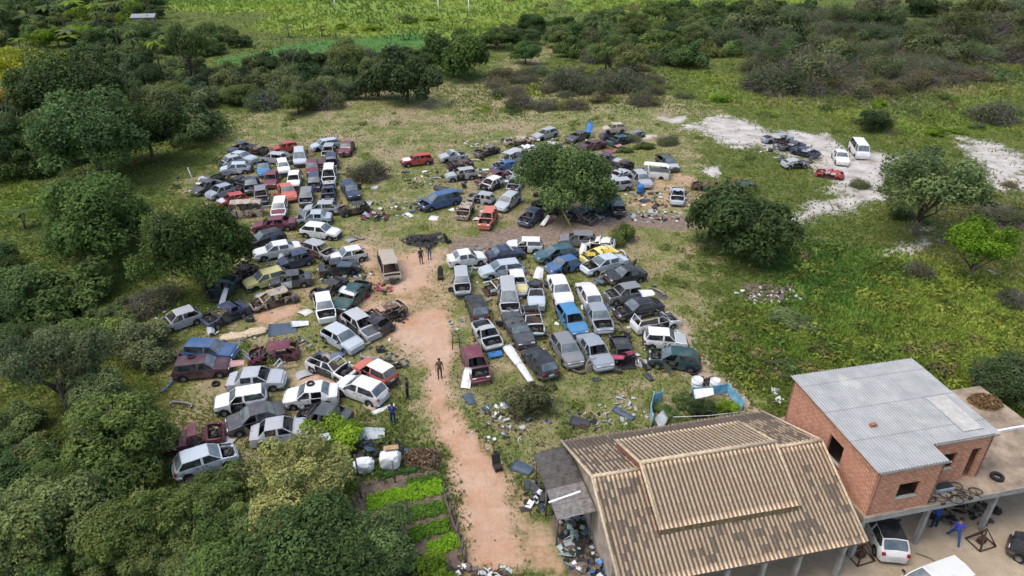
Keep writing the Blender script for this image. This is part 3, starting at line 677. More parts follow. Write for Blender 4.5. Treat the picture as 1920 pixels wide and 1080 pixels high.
def car_parts(kind, cond, seed, lod):
    K = KIND[kind]; rs = random.Random(seed * 31 + 7); L2 = K['L'] / 2; W2 = K['W'] / 2
    prof = [K['tail'], K['rg'], K['rr'], K['rf'], K['cowl'], K['nose'], K['end']]
    if kind in ('sedan',): prof = [(-2.15, .66), (-2.10, .90)] + [K['rg'], K['rr']] + prof[3:]
    elif kind == 'pickup': prof = [(-2.16, .70), (-2.12, .86), (-.46, .90)] + prof[1:]
    else: prof = [(-L2, K['tail'][1] - .12)] + prof
    px = [p[0] for p in prof]; pz = [p[1] for p in prof]
    wr = .40 if kind != 'van' else .42
    st = set(round(v, 3) for v in px)
    for a in (K['xf'], K['xr']):
        for dx in (-wr, -wr * .72, 0, wr * .72, wr): st.add(round(a + dx, 3))
    bx = K['B']; cfr = K['cowl'][0]; dfx = min(cfr - .1, K['xf'] - wr - .02); drx = K['xr'] + wr + .02
    for v in (bx, bx + .07, dfx, drx, cfr + .05, (K['rr'][0] + K['rf'][0]) / 2, K['nose'][0] - .12, -L2 + .14, L2 - .1): st.add(round(v, 3))
    if kind in ('sedan', 'pickup'): st.add(-2.0); st.add(-1.6)
    xs_ = sorted(st); out = []
    for v in xs_:
        if out and v - out[-1] < .028: continue
        out.append(v)
    xs_ = out; bm = bmesh.new(); rows = []
    crush = (.16 + .2 * rs.random()) if 'R' in cond else 0; jit = .012 + (.03 if ('s' in cond or 'R' in cond) else 0)
    belt = K['bz']
    for x in xs_:
        zt = float(np.interp(x, px, pz)); e = min(L2 - abs(x), .5) / .5
        wv = W2 * (.80 + .20 * min(1, max(0, e)) ** .5) if kind != 'van' else W2 * (.93 + .07 * min(1, max(0, e)) ** .5)
        zs = .24; zm = .60
        for a in (K['xf'], K['xr']):
            dx = abs(x - a)
            if dx < wr + .01: zs = max(zs, .24 + .42 * math.sqrt(max(0, 1 - (dx / wr) ** 2)) if dx < wr - .01 else .24)
        zm = max(zm, zs + .05)
        zb = min(belt + .02 * (x < 0), zt - .035); zb = max(zb, zm + .03)
        zt = max(zt, zb + .02)
        tum = .34 if kind != 'van' else .16
        yr = wv - .04 - (zt - zb) * tum - (.05 if zt - zb < .12 else 0)
        cabin = max(0, zt - zb) / .5
        if crush: zt -= crush * min(1, cabin) * (.6 + .8 * rs.random())
        zt = max(zt, zb + .015)
        row = []
        pts = [(wv - .03, zs), (wv, zm), (wv - .025, zb), (yr, zt - .02 - .015 * (zt - zb)), (0, zt + .015)]
        for s in (1, -1):
            for k, (y, z) in enumerate(pts if s == 1 else pts[:4][::-1]):
                j = jit if k > 0 else .006
                row.append(bm.verts.new((x + rs.gauss(0, j * .5), s * y + rs.gauss(0, j * .6), z + rs.gauss(0, j * .6))))
        rows.append(row)
    # columns 0..7: sill-mid, mid-belt, belt-roof, roof-centre, then mirrored
    fc = {}
    for i in range(len(xs_) - 1):
        for c in range(8):
            f = bm.faces.new((rows[i][c], rows[i][c + 1], rows[i + 1][c + 1], rows[i + 1][c])); fc[i, c] = f
    a, z = rows[0], rows[-1]; caps = []
    for r in (a, z):
        for q in ((0, 1, 7, 8), (1, 2, 6, 7), (2, 3, 5, 6)):
            try: caps.append(bm.faces.new([r[k] for k in q]))
            except Exception: pass
        caps.append(bm.faces.new([r[3], r[4], r[5]]))
    bm.normal_update(); bmesh.ops.recalc_face_normals(bm, faces=bm.faces)
    def zone(x0, x1, cols):
        return [fc[i, c] for i in range(len(xs_) - 1) for c in cols if xs_[i] >= x0 - .03 and xs_[i + 1] <= x1 + .03 and (i, c) in fc and fc[i, c].is_valid]
    full = set(); parts = []; removed = set()
    def inset(faces, th, ring_out=False):
        if not faces: return []
        r = bmesh.ops.inset_region(bm, faces=faces, thickness=th, use_even_offset=True, use_boundary=True)['faces']
        if ring_out: removed.update(r)
        return faces
    rr, rf, rg, cw, ns = K['rr'][0], K['rf'][0], K['rg'][0], K['cowl'][0], K['nose'][0]
    doors = {}; s_ = 's' in cond
    near = lod > 0
    # panels first: they border each other
    bon = zone(cw + .04, ns + .02, (3, 4))
    bon = inset(bon, .012, True)
    if kind == 'sedan': boot = inset(zone(-2.06, rg - .02, (3, 4)), .012, True)
    elif kind == 'pickup': boot = []; bedf = inset(zone(-2.1, -.5, (3, 4)), .05)
    else: boot = []
    ws = inset(zone(rf, cw, (3, 4)), .05); rw = inset(zone(rg, rr, (3, 4)), .055)
    sideL = {}; wins = {}
    for sd, (c0, c1, c2) in (('L', (0, 1, 2)), ('R', (8 - 1, 8 - 2, 8 - 3))):
        wins[sd, 'f'] = inset(zone(bx + .07, cw - .02, (c2,)), .035)
        wins[sd, 'r'] = inset(zone(max(rr - .45, rg) if kind in ('hatch', 'boxy') else (rr - .25 if kind != 'pickup' else 9), bx, (c2,)), .04)
        doors[sd, 'f'] = inset(zone(bx + .0, dfx, (c0, c1)), .011, True) if kind != 'x' else []
        doors[sd, 'r'] = inset(zone(drx, bx, (c0, c1)), .011, True) if kind in ('sedan', 'wagon', 'mpv', 'hatch') else []
    glass = not ('g' in cond or s_)
    side_missing = set()
    taken = set(removed)
    P = []
    def part(name, faces, slot=0, origin=(0, 0, 0), rot=(0, 0, 0), paint=False, sub=None):
        if not faces: return None
        d = dict(name=name, me=bm_take(bm, faces, name, origin, slot), loc=origin, rot=rot, paint=paint, sub=sub or []); P.append(d); return d
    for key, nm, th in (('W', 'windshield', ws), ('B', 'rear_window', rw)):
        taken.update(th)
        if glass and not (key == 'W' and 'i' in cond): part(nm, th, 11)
    for k, f in wins.items():
        taken.update(f)
        lost = (k[1] == 'f' and ('d' in cond or 'D' in cond)) or rs.random() < .22
        if glass and not lost: part("side_window", f, 1)
    if 'h' in cond or 'H' in cond or s_ or 'f' in cond:
        taken.update(bon)
        if 'H' in cond and bon: part("bonnet", bon, 0, (cw + .05, 0, K['cowl'][1]), (0, R(-58), 0), True)
    else:
        if near or 'n' in cond: taken.update(bon); part("bonnet", bon, 0, paint='bonnet' if 'n' in cond else True)
    if boot:
        if 'b' in cond: taken.update(boot)
        elif near: taken.update(boot); part("boot_lid", boot, 0, paint=True)
    if kind == 'pickup': taken.update(bedf)
    if 'T' in cond:
        rfz = zone(rr + .02, rf - .02, (3, 4)); taken.update(rfz); part("roof_panel", rfz, 0, paint='roof')
    if 'o' in cond: taken.update(zone(rr + .02, rf - .02, (3, 4)))
    for k, f in doors.items():
        if not f: continue
        gone = s_ or ('d' in cond and (k[1] == 'f' or rs.random() < .4)) or ('e' in cond and k[1] == 'r')
        if gone: taken.update(f)
        elif 'D' in cond and k[1] == 'f':
            taken.update(f); yy = (1 if k[0] == 'L' else -1) * W2
            part("door", f, 0, (dfx, yy * .98, .3), (0, 0, R(-58) if k[0] == 'L' else R(58)), True)
        elif near:
            taken.update(f)
            hx = bx + .14 if k[1] == 'f' else drx + .16
            sg = 1 if k[0] == 'L' else -1
            hd = MB().box(hx, hx + .16, sg * (W2 - .005) - .012, sg * (W2 - .005) + .012, belt - .12, belt - .085, 0)
            part("door", f, 0, paint=True, sub=[("handle", hd.mesh("handle", M["dark"]))])
    if 'f' in cond:   # front end cut away
        taken.update(zone(cw + .45, 9, range(8))); taken.update(caps[4:])
    if 'b' in cond and kind in ('hatch', 'boxy', 'wagon', 'van', 'mpv'):
        taken.update(f for f in caps[1:4] if f.is_valid); taken.update(rw)
        P[:] = [p for p in P if p['name'] != 'rear_window']
    body = [f for f in bm.faces if f not in taken]
    body_me = bm_take(bm, body, "body", (0, 0, 0), 0)
    # cabin, engine, axles
    ih = W2 - .10
    mb = MB().box(-L2 + .2, L2 - .25, -ih, ih, .26, .34, 0)
    mb.box(-L2 + .12, K['xr'] - wr, -ih, ih, .34, .58, 0).box(cw - .03, cw + .03, -ih, ih, .34, K['cowl'][1] - .12, 0)
    mb.box(cw - .38, cw - .05, -ih + .05, ih - .05, .62, K['cowl'][1] - .1, 0, b=.04)
    if kind == 'pickup': mb.box(-.56, -.5, -ih, ih, .34, .88, 0)
    for a in (K['xf'], K['xr']):
        mb.tube([(a, -ih, .29), (a, ih, .29)], .05, 6, 0)
        for sg in (-1, 1): mb.box(a - .3, a + .3, sg * (ih - .22) - .02, sg * (ih - .22) + .02, .3, .62, 0)
    P.append(dict(name="cabin_floor", me=mb.mesh("cabin_floor", M["rust"] if (s_ and seed % 2) else M["cabin"]), loc=(0, 0, 0), rot=(0, 0, 0), paint=False, sub=[]))
    if near and kind != 'van':
        for y in (-.36, .36):
            if s_ and rs.random() < .6: continue
            sb = MB(); xx = -.05 + (.1 if kind == 'mpv' else 0)
            sb.box(xx, xx + .5, y - .24, y + .24, .36, .54, 0, b=.05); sb.box(0, .16, -.24, .24, 0, .62, 0, M=Matrix.Translation((xx - .04, y, .48)) @ Matrix.Rotation(R(-16), 4, 'Y'), b=.05)
            sb.box(0, .1, -.13, .13, .62, .8, 0, M=Matrix.Translation((xx - .04, y, .48)) @ Matrix.Rotation(R(-16), 4, 'Y'), b=.03)
            P.append(dict(name="seat", me=sb.mesh("seat", M["seat"]), loc=(0, 0, 0), rot=(0, 0, 0), paint=False, sub=[]))
    if any(c in cond for c in 'hHsf') and not ('f' in cond and rs.random() < .3):
        eb = MB(); x0 = cw + .1; xe = ns - .15
        if 'f' not in cond or kind == 'van':
            eb.box(x0 + .12, x0 + .55, -.3, .25, .36, .74, 0, b=.05); eb.tube([(x0 + .2, -.3, .78), (x0 + .5, .1, .8), (x0 + .45, .35, .7)], .05, 6, 0)
            eb.box(x0 + .1, x0 + .35, .38, .58, .5, .72, 1, b=.02); eb.box(xe - .02, xe + .04, -.42, .42, .38, .74, 2)
            eb.tube([(x0 + .3, -.5, .55), (x0 + .5, -.3, .82), (x0 + .7, .2, .72), (xe, .35, .7)], .025, 5, 2); eb.lathe([(.02, 0), (.15, 0), (.15, .06), (.02, .06)], 12, 0, Matrix.Translation((x0 + .3, -.05, .75)))
        else:
            eb.box(x0, x0 + .4, -.3, .2, .34, .62, 0, b=.05); eb.tube([(x0, .5, .3), (x0 + .7, .5, .32)], .04, 5, 2); eb.tube([(x0, -.5, .3), (x0 + .6, -.45, .3)], .04, 5, 2)
        P.append(dict(name="engine", me=eb.mesh("engine", [M["engine"], M["cabin"], M["dark"]]), loc=(0, 0, 0), rot=(0, 0, 0), paint=False, sub=[]))
    if near and 'f' not in cond and not (s_ and seed % 3 == 0):
        for sg, nm in ((1, 'front'), (-1, 'rear')):
            if rs.random() < .25 + (.4 if s_ else 0): continue
            pts = [(sg * (L2 - .42), W2 * .99), (sg * (L2 - .1), W2 * .90), (sg * (L2 + .06), W2 * .62), (sg * (L2 + .07), 0)]; pts += [(a_, -b_) for a_, b_ in pts[:-1][::-1]]
            vs = []; fs = []
            for x, y in pts:
                s2 = .93
                vs += [(x, y, .32), (x + sg * .03, y * 1.01, .38), (x + sg * .02, y, .54), (x * s2, y * s2, .56), (x * s2, y * s2, .32)]
            for i in range(len(pts) - 1):
                for q in range(5): fs.append((i * 5 + q, i * 5 + (q + 1) % 5, i * 5 + 5 + (q + 1) % 5, i * 5 + 5 + q))
            b = MB().add(vs, fs, 0, True); pc = seed % 2 == 0 and kind != 'boxy'
            P.append(dict(name="bumper", me=b.mesh("bumper", M["paint"] if pc else M["dark"]), loc=(0, 0, 0), rot=(0, 0, 0), paint=pc, sub=[]))
        if not s_:
            for sg in (1, -1):
                zz = K['nose'][1] - .10
                hb = MB().box(L2 - .17, L2 - .02, sg * W2 * .62 - .15, sg * W2 * .62 + .15, zz - .13, zz + .0, 0, b=.03)
                P.append(dict(name="headlight", me=hb.mesh("headlight", M["lens"]), loc=(0, 0, 0), rot=(0, 0, 0), paint=False, sub=[]))
                tb = MB().box(-L2 - .015, -L2 + .2, sg * W2 * .76 - .1, sg * W2 * .76 + .07, .64, .84 if kind != 'van' else 1.0, 0, b=.03)
                P.append(dict(name="tail_light", me=tb.mesh("tail_light", M["redlens"]), loc=(0, 0, 0), rot=(0, 0, 0), paint=False, sub=[]))
            if 'p' in cond:
                nb = MB().box(-L2 - .03, -L2 - .012, -.2, .2, .56, .69, 0); P.append(dict(name="number_plate", me=nb.mesh("number_plate", M["white"]), loc=(0, 0, 0), rot=(0, 0, 0), paint=False, sub=[]))
            for sg in (1, -1):
                if rs.random() < .4: continue
                rb = MB().box(cw - .32, cw - .18, sg * (W2 + .02), sg * (W2 + .16), belt + .02, belt + .15, 0, b=.03)
                P.append(dict(name="mirror", me=rb.mesh("mirror", M["dark"]), loc=(0, 0, 0), rot=(0, 0, 0), paint=False, sub=[]))
    if 'w' not in cond:
        tr = .30 if kind != 'van' else .32
        for a in (K['xf'], K['xr']):
            for sg in (1, -1):
                if a == K['xf'] and 'f' in cond: continue
                if rs.random() < .12: continue
                Mx = Matrix.Rotation(R(90), 4, 'X')
                ty = MB().lathe([(tr * .6, -.085), (tr * .93, -.09), (tr, -.05), (tr, .05), (tr * .93, .09), (tr * .6, .085)], 18, 0, Mx)
                rm = MB().lathe([(.0, -.03), (tr * .3, -.055), (tr * .52, -.03), (tr * .62, -.08), (tr * .62, .08), (tr * .52, .03), (tr * .3, .055), (0, .03)], 14, 0, Mx, closed=False)
                P.append(dict(name="wheel", me=ty.mesh("wheel", M["tyre"]), loc=(a, sg * (W2 - .12), tr - .02), rot=(0, 0, R(rs.uniform(-18, 18)) if a > 0 else 0), paint=False, sub=[("rim", rm.mesh("rim", M["rim"]))] if near else []))
    bm.free(); return body_me, P
CARS = {}; CPOS = []
PAL = dict(W=(.66,.67,.66), S=(.36,.38,.40), L=(.42,.48,.53), G=(.17,.18,.19), D=(.055,.06,.067), K=(.018,.02,.024), N=(.025,.04,.085), B=(.045,.11,.24), C=(.045,.19,.38),
           T=(.035,.095,.12), E=(.012,.055,.055), M=(.13,.028,.045), R=(.36,.045,.04), O=(.50,.13,.09), Y=(.58,.52,.20), P=(.40,.34,.27), Z=(.24,.19,.15), I=(.11,.16,.24), F=(.24,.28,.32), Q=(.07,.03,.04))
def car(fx, fy, rx, ry, kind, col, cond, label, rust=.25, zoff=0, roll=0, group="scrapped cars in the yard", bonnet=None, roof=None, cat="car"):
    zc = .55 + zoff
    f = at(fx, fy, zc); r = at(rx, ry, zc); c = (f + r) / 2; hd = math.atan2(f.y - r.y, f.x - r.x); Lm = (f - r).length
    K = KIND[kind]; sx = min(1.10, max(.86, Lm / K['L'])) if 'f' not in cond else min(1.0, max(.86, Lm / (K['L'] - .6)))
    sc = scale_at(c.y); lod = 1 if sc > 14.0 else 0
    seed = int(fx * 7 + fy * 13) % 5
    if bonnet: cond += 'n'
    if roof: cond += 'T'
    key = (kind, ''.join(sorted(cond)), seed, lod)
    if key not in CARS: CARS[key] = car_parts(kind, cond, seed, lod)
    body_me, parts = CARS[key]
    sink = -.12 if 'w' in cond else 0
    if 'w' in cond: sink = -.20
    nm = {'pickup': 'pickup_truck', 'van': 'van', 'wagon': 'station_wagon', 'mpv': 'minivan', 'hatch': 'hatchback', 'boxy': 'hatchback', 'sedan': 'sedan'}[kind]
    if 's' in cond: nm = 'car_shell'
    rr = random.Random(int(fx * 3 + fy))
    o = empty(nm, (c.x, c.y, hz(c.x, c.y) + sink + zoff), hd, label, cat, group)
    o.rotation_euler = (R(roll + rr.uniform(-1.2, 1.2)), R(rr.uniform(-1.5, 1.5)), hd)
    o.scale = (sx, 1, 1)
    jv = rr.uniform(.86, 1.06); pc = tuple(max(0.01, v * jv * rr.uniform(.985, 1.015)) for v in PAL[col]) + (rust,); odd = rr.choice(list('SWKMBGLD'))
    b = link("body", body_me, o); b.color = pc
    for p in parts:
        q = link(p['name'], p['me'], o); q.location = p['loc']; q.rotation_euler = p['rot']
        if p['paint']: q.color = PAL[bonnet] + (rust,) if p['paint'] == 'bonnet' else (PAL[roof] + (rust,) if p['paint'] == 'roof' else pc)
        if p['name'] == 'door' and p['paint'] is True and rust > .12 and rr.random() < .10: q.color = PAL[odd] + (rust,)
        for nm2, m2 in p['sub']:
            h = link(nm2, m2, q)
    CPOS.append((c.x, c.y, hd)); return o
# ---------------------------------------------------------------- the wrecks, block by block
GA, GB, GC_, GD, GE = "scrapped cars in the upper left block", "scrapped cars left of the dirt track", "scrapped cars in the upper middle heap", "scrapped cars in the right block", "wrecks on the white sand"
CL = [
 # upper left block
 (517,279,555,275,'hatch','R','g',"red hatchback with a brown roof, topmost red car of the upper left block",.3,GA),
 (583,276,634,268,'wagon','L','',"light silver estate car at the upper right corner of the left block",.2,GA),
 (643,291,657,266,'sedan','M','',"maroon sedan facing the camera, farthest right of the upper left block",.25,GA),
 (612,294,620,274,'hatch','S','sg',"opened grey shell wedged between the light estate car and the maroon sedan",.35,GA),
 (436,284,463,274,'hatch','N','g',"dark navy hatchback at the very back of the left block",.25,GA),
 (490,282,464,280,'sedan','K','sR',"flattened black wreck behind the silver rows of the left block",.5,GA),
 (478,300,428,293,'sedan','L','',"pale silver sedan with a white boot, second row from the back",.15,GA),
 (494,295,533,299,'wagon','S','hg',"silver grey estate car with open engine bay, left of the pale blue van",.25,GA),
 (563,310,561,284,'mpv','L','',"pale blue grey tall car facing the camera near the back of the left block",.15,GA),
 (412,319,470,314,'hatch','L','',"silver blue hatchback with long side windows at the left edge of the block",.15,GA),
 (495,330,493,303,'hatch','C','ob',"bright blue hatchback with its windscreen gone, facing the camera",.1,GA),
 (535,328,528,303,'boxy','W','',"white boxy car between the bright blue car and the maroon ones",.2,GA),
 (586,329,585,303,'hatch','M','',"maroon hatchback facing the camera just below the pale blue tall car",.3,GA),
 (600,322,605,303,'hatch','Q','sgR',"dark maroon crushed remains beside the maroon hatchback",.6,GA),
 (622,314,621,292,'hatch','N','H',"navy car with a raised bonnet at the right side of the block",.3,GA),
 (398,331,454,338,'sedan','K','sh',"gutted black sedan left of the maroon pair",.35,GA),
 (368,358,408,344,'sedan','D','g',"dark blue grey sedan at the far left corner of the block",.15,GA),
 (393,367,434,354,'hatch','F','g',"grey teal hatchback next to the far left corner sedan",.2,GA),
 (471,362,473,334,'pickup','N','h',"dark blue pickup facing the camera in the third row",.25,GA),
 (506,352,511,325,'hatch','M','g',"faded maroon hatchback above the open doored red sedan",.4,GA),
 (550,352,554,327,'hatch','W','bg',"white hatchback with a black opening at its rear, above the red sedan",.15,GA),
 (589,355,590,331,'hatch','N','h',"deep blue car with a slotted open front, facing the camera",.15,GA),
 (616,346,619,316,'mpv','W','gh',"long white roofed wreck in the right hand column of the block",.3,GA),
 (669,376,646,341,'wagon','N','',"dark navy estate car pointing down right beside the thorn bush",.15,GA),
 (492,384,488,352,'hatch','G','gs',"grey shell with a pale rear panel left of the red sedan",.35,GA),
 (546,374,531,348,'sedan','O','D',"bright red sedan with both front doors standing open",.1,GA),
 (412,382,459,372,'hatch','R','g',"red hatchback with a pale blue white bonnet at the left of the block",.2,GA,'L'),
 (430,398,487,393,'van','P','sw',"cream roofed van body with a rusty brown flank",.6,GA),
 (521,408,527,376,'wagon','W','',"white roofed estate car with a dull pink bonnet",.3,GA,'M'),
 (573,385,576,356,'hatch','G','h',"charcoal car with a bare engine bay between the red and navy cars",.4,GA),
 (615,378,618,348,'pickup','N','gh',"navy pickup cab in the right hand column under the white roofed wreck",.3,GA),
 (570,393,636,391,'hatch','S','g',"silver hatchback with black side openings below the navy cab",.15,GA),
 (560,411,618,408,'sedan','L','iH',"pale blue sedan missing its windscreen above the clean white hatchback",.2,GA),
 (640,396,688,388,'hatch','K','shR',"tangled black wreck at the lower right corner of the block",.3,GA),
 (472,424,556,418,'sedan','M','g',"long maroon sedan with empty windows and no wheels above the black wreck",.3,GA),
 (419,308,445,302,'hatch','S','f',"half silver car stuck behind the silver blue hatchback",.3,GA),
 (549,301,520,290,'hatch','G','sR',"crumpled grey wreck between the silver estate and the pale blue tall car",.5,GA),
 (452,350,470,342,'hatch','K','sR',"low black remains right of the gutted black sedan",.5,GA),
 # left of the track
 (636,438,566,431,'hatch','W','',"clean white hatchback with dark glass, topmost white car beside the track",.05,GB),
 (468,456,530,440,'hatch','K','hf',"black hatchback with its nose torn off below the long maroon sedan",.2,GB),
 (475,478,564,461,'sedan','W','',"white sedan pointing left with an opened boot below the black hatchback",.15,GB),
 (521,495,586,480,'hatch','N','g',"black blue hatchback with a silver door leaning on it",.15,GB),
 (622,478,578,462,'wagon','S','sg',"pale grey gutted estate shell left of the big white hatchback",.4,GB),
 (625,486,682,474,'hatch','W','',"white hatchback with a silver bonnet beside the gutted estate shell",.1,GB),
 (674,497,598,507,'sedan','K','g',"black sedan with a grey bonnet lying across, above the green sedan",.15,GB),
 (736,522,722,484,'van','P','sgw',"cream white van shell standing alone beside the track",.35,GB),
 (458,535,540,512,'hatch','Y','',"pale yellow hatchback, only yellow car left of the track",.1,GB),
 (515,530,574,522,'sedan','D','g',"blue grey sedan squeezed under the yellow hatchback",.3,GB),
 (470,572,552,548,'hatch','P','sgw',"beige rusty hatchback shell without doors under the yellow hatchback",.55,GB),
 (634,580,684,532,'sedan','E','gb',"dark green sedan with a white bonnet lying on its windscreen",.1,GB),
 (614,600,604,555,'hatch','W','h',"white hatchback facing the camera with a hole in its roof panel",.1,GB),
 (704,630,651,590,'hatch','S','di',"silver hatchback with a black bonnet and missing windscreen",.15,GB,'D'),
 (671,652,612,620,'hatch','L','',"whole light silver hatchback facing down right beside bare earth",.02,GB),
 (708,592,742,580,'hatch','P','shR',"crushed beige wreck next to the track at half height",.75,GB),
 (684,600,712,612,'hatch','K','shR',"low black wreck lying behind the silver car with the black bonnet",.5,GB),
 (386,606,458,575,'sedan','N','shg',"navy wreck with its front torn open beside the stripped silver shell",.2,GB),
 (306,611,368,590,'hatch','S','gf',"stripped silver shell standing apart at the left edge of the yard",.15,GB),
 (594,552,640,524,'sedan','K','sRw',"flattened black wreck above the white hatchback with the holed roof",.5,GB),
 (402,560,432,525,'pickup','E','hgf',"green and white truck front half hidden under the mango tree",.2,GB),
 (436,520,466,502,'hatch','G','sRw',"grey scrap body between the mango tree and the yellow hatchback",.8,GB),
 (442,660,348,657,'wagon','B','',"blue estate car with closed windows above the purple black estate",.15,GB),
 (433,685,326,696,'wagon','Q','',"purple black estate car with parts on its roof",.1,GB),
 (464,667,560,655,'hatch','M','shgw',"burgundy shell with empty wheel arches",.35,GB),
 (535,710,428,717,'sedan','S','i',"silver grey sedan with open windscreen in the row below the burgundy shell",.1,GB),
 (402,762,501,744,'boxy','W','d',"white boxy hatchback without front doors above the grey sedan",.05,GB),
 (428,800,530,772,'sedan','D','D',"dark grey sedan under the white boxy hatchback",.15,GB),
 (536,746,632,738,'sedan','W','e',"white sedan carrying a tyre on its roof",.05,GB),
 (658,703,583,674,'hatch','W','shog',"white car with its roof cut off and seats exposed",.05,GB),
 (673,682,736,715,'boxy','O','dp',"bright red hatchback with a white roof beside the two walkers",.1,GB,None,'W'),
 (636,716,720,745,'hatch','W','p',"white hatchback with blue paint on its tail next to the red one",.05,GB),
 (560,775,655,790,'sedan','D','gh',"dark slate sedan with an empty engine bay under the roofless white car",.15,GB),
 (578,803,474,818,'sedan','S','g',"silver sedan half covered by the bright bush",.15,GB),
 (412,808,310,832,'pickup','M','shwg',"faded red pickup body with a bluish windscreen",.45,GB),
 (442,845,325,884,'hatch','L','h',"silver blue hatchback with a bare engine bay, lowest car of the yard",.05,GB),
 # upper middle heap
 (752,305,811,298,'boxy','R','g',"crimson boxy hatchback with a white bonnet standing alone at the left of the heap",.15,GC_,'W'),
 (824,297,874,290,'pickup','S','',"small white pickup behind the crimson hatchback",.2,GC_),
 (892,290,932,278,'sedan','G','sRg',"grey crushed wreck in the grass behind the white pickup",.7,GC_),
 (946,268,1000,264,'sedan','P','sgR',"beige burnt sedan at the back of the heap",.6,GC_),
 (964,286,1003,280,'sedan','W','dgR',"pinkish white broken sedan below the beige burnt one",.3,GC_),
 (1000,292,1042,280,'sedan','B','sRw',"flat blue wreck above the round leafy tree",.2,GC_),
 (946,305,973,293,'van','S','sghw',"open silver van frame left of the flat blue wreck",.3,GC_),
 (838,312,886,306,'hatch','Q','sR',"dull maroon remains between the pickup and the small white car",.5,GC_),
 (836,332,892,325,'boxy','S','dg',"small silver white car with two dark windows beneath the maroon remains",.15,GC_),
 (898,343,946,325,'sedan','M','sg',"crimson broken sedan left of the leafy tree",.4,GC_),
 (929,314,966,308,'hatch','B','gRh',"pale blue roofed wreck next to the crimson broken sedan",.3,GC_),
 (905,354,936,340,'hatch','W','fshg',"white cut front section in front of the crimson broken sedan",.2,GC_),
 (954,328,984,323,'hatch','S','shR',"silver crumpled car touching the leafy tree",.3,GC_),
 (960,356,972,336,'hatch','F','gh',"grey blue car nose beside the leafy tree",.3,GC_),
 (783,389,866,368,'mpv','B','H',"blue minivan, largest whole car of the upper middle heap",.05,GC_),
 (879,367,925,374,'boxy','S','sgw',"white door and bonnet shell below the white cut front section",.25,GC_),
 (865,407,878,385,'hatch','P','shR',"burnt beige car facing the camera below the blue minivan",.65,GC_),
 (904,430,925,392,'boxy','O','bgh',"salmon red hatchback facing the camera at the edge of the muddy track",.2,GC_),
 (934,393,970,366,'hatch','L','',"silver blue car half under the left side of the leafy tree",.15,GC_),
 (997,259,1048,246,'hatch','S','g',"silver hatchback at the top of the heap near the thicket",.15,GC_),
 (1062,265,1104,247,'sedan','D','gR',"dark grey wreck topped by a blue panel",.4,GC_),
 (1126,255,1172,252,'sedan','D','gR',"dark crushed car carrying the pale shell",.4,GC_),
 (1084,277,1134,268,'sedan','Q','gR',"dusty maroon grey car below the pair topped by the blue panel",.5,GC_),
 (1145,266,1172,260,'hatch','T','sR',"teal squashed car at the right end of the top row",.3,GC_),
 (1174,254,1204,248,'hatch','G','sRw',"low blue grey wreck in the weeds at the right end of the top row",.5,GC_),
 (1160,304,1122,296,'sedan','D','g',"dark car with a silver bonnet right of the leafy tree top",.25,GC_,'S'),
 (1150,318,1182,308,'hatch','K','sR',"black mangled wreck above the silver estate near the leafy tree",.6,GC_),
 (1134,350,1178,346,'wagon','S','gh',"silver estate car with pale green doors touching the leafy tree",.15,GC_),
 (1218,352,1188,322,'hatch','S','D',"silver white hatchback with open doors and a blue barrel in front",.15,GC_),
 (1208,322,1246,326,'van','W','sgwb',"opened white van body with its rear doors spread",.1,GC_),
 (1267,318,1238,297,'hatch','D','',"dark glassed silver hatchback behind the opened white van",.1,GC_,'S'),
 (1270,380,1270,354,'pickup','L','hg',"small white pickup facing the camera on bare ground",.15,GC_),
 (1162,400,1148,372,'hatch','K','h',"black car facing the camera at the right of the leafy tree",.25,GC_),
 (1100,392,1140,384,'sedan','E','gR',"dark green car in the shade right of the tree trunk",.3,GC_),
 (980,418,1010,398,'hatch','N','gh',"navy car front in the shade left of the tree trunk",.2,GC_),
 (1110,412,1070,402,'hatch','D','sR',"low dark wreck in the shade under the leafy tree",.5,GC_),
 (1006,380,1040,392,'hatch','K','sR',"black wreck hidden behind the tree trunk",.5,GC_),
 (1146,334,1172,326,'sedan','S','gR',"silver crumpled roof just above the silver estate",.25,GC_),
 (1300,345,1352,350,'sedan','P','sgRw',"burnt brown sedan lying behind the very dark tree",.9,GC_),
 # sand
 (1430,261,1484,258,'sedan','F','shgR',"grey wreck at the back of the sand patch",.4,GE),
 (1462,275,1506,272,'sedan','D','gsR',"charcoal crushed wreck in the middle of the sand row",.3,GE),
 (1530,290,1490,280,'sedan','N','shR',"navy broken wreck beside the charcoal one",.3,GE),
 (1512,306,1469,308,'hatch','S','shR',"silver crushed hatchback lying at the edge of the grass by the sand",.2,GE),
 (1583,309,1569,282,'sedan','W','',"clean white sedan parked beside the minibus",.0,GE),
 (1622,298,1599,268,'van','W','',"white minibus with a row of side windows on the sand",.0,GE),
 (1540,322,1572,327,'hatch','R','sgRw',"salmon roofed black wreck on the sand below the white sedan",.5,GE),
 # right block
 (908,481,841,491,'sedan','W','p',"clean white sedan at the top left corner of the right block",.02,GD),
 (980,470,914,482,'sedan','N','',"dark blue sedan squeezed behind the large silver hatchback",.15,GD),
 (949,460,1018,461,'boxy','W','d',"white hatchback with a missing door at the back edge of the right block",.1,GD),
 (898,512,984,499,'hatch','L','',"large light silver hatchback with blue tinted windscreen",.02,GD),
 (868,551,864,510,'boxy','S','hb',"silver boxy car with a gaping open rear at the left column",.15,GD),
 (886,555,903,598,'hatch','K','p',"black hatchback showing its rear glass and number plate in the left column",.05,GD),
 (957,585,950,532,'mpv','S','h',"white van like car with a rust streaked roof",.4,GD),
 (1007,578,1003,532,'boxy','L','og',"silver car with a cut open roof full of parts",.15,GD),
 (1061,570,1040,520,'sedan','W','',"whole silver white sedan facing the camera in the third column",.02,GD),
 (908,540,980,524,'sedan','W','sfRw',"crushed white front end lying under the large silver hatchback",.35,GD),
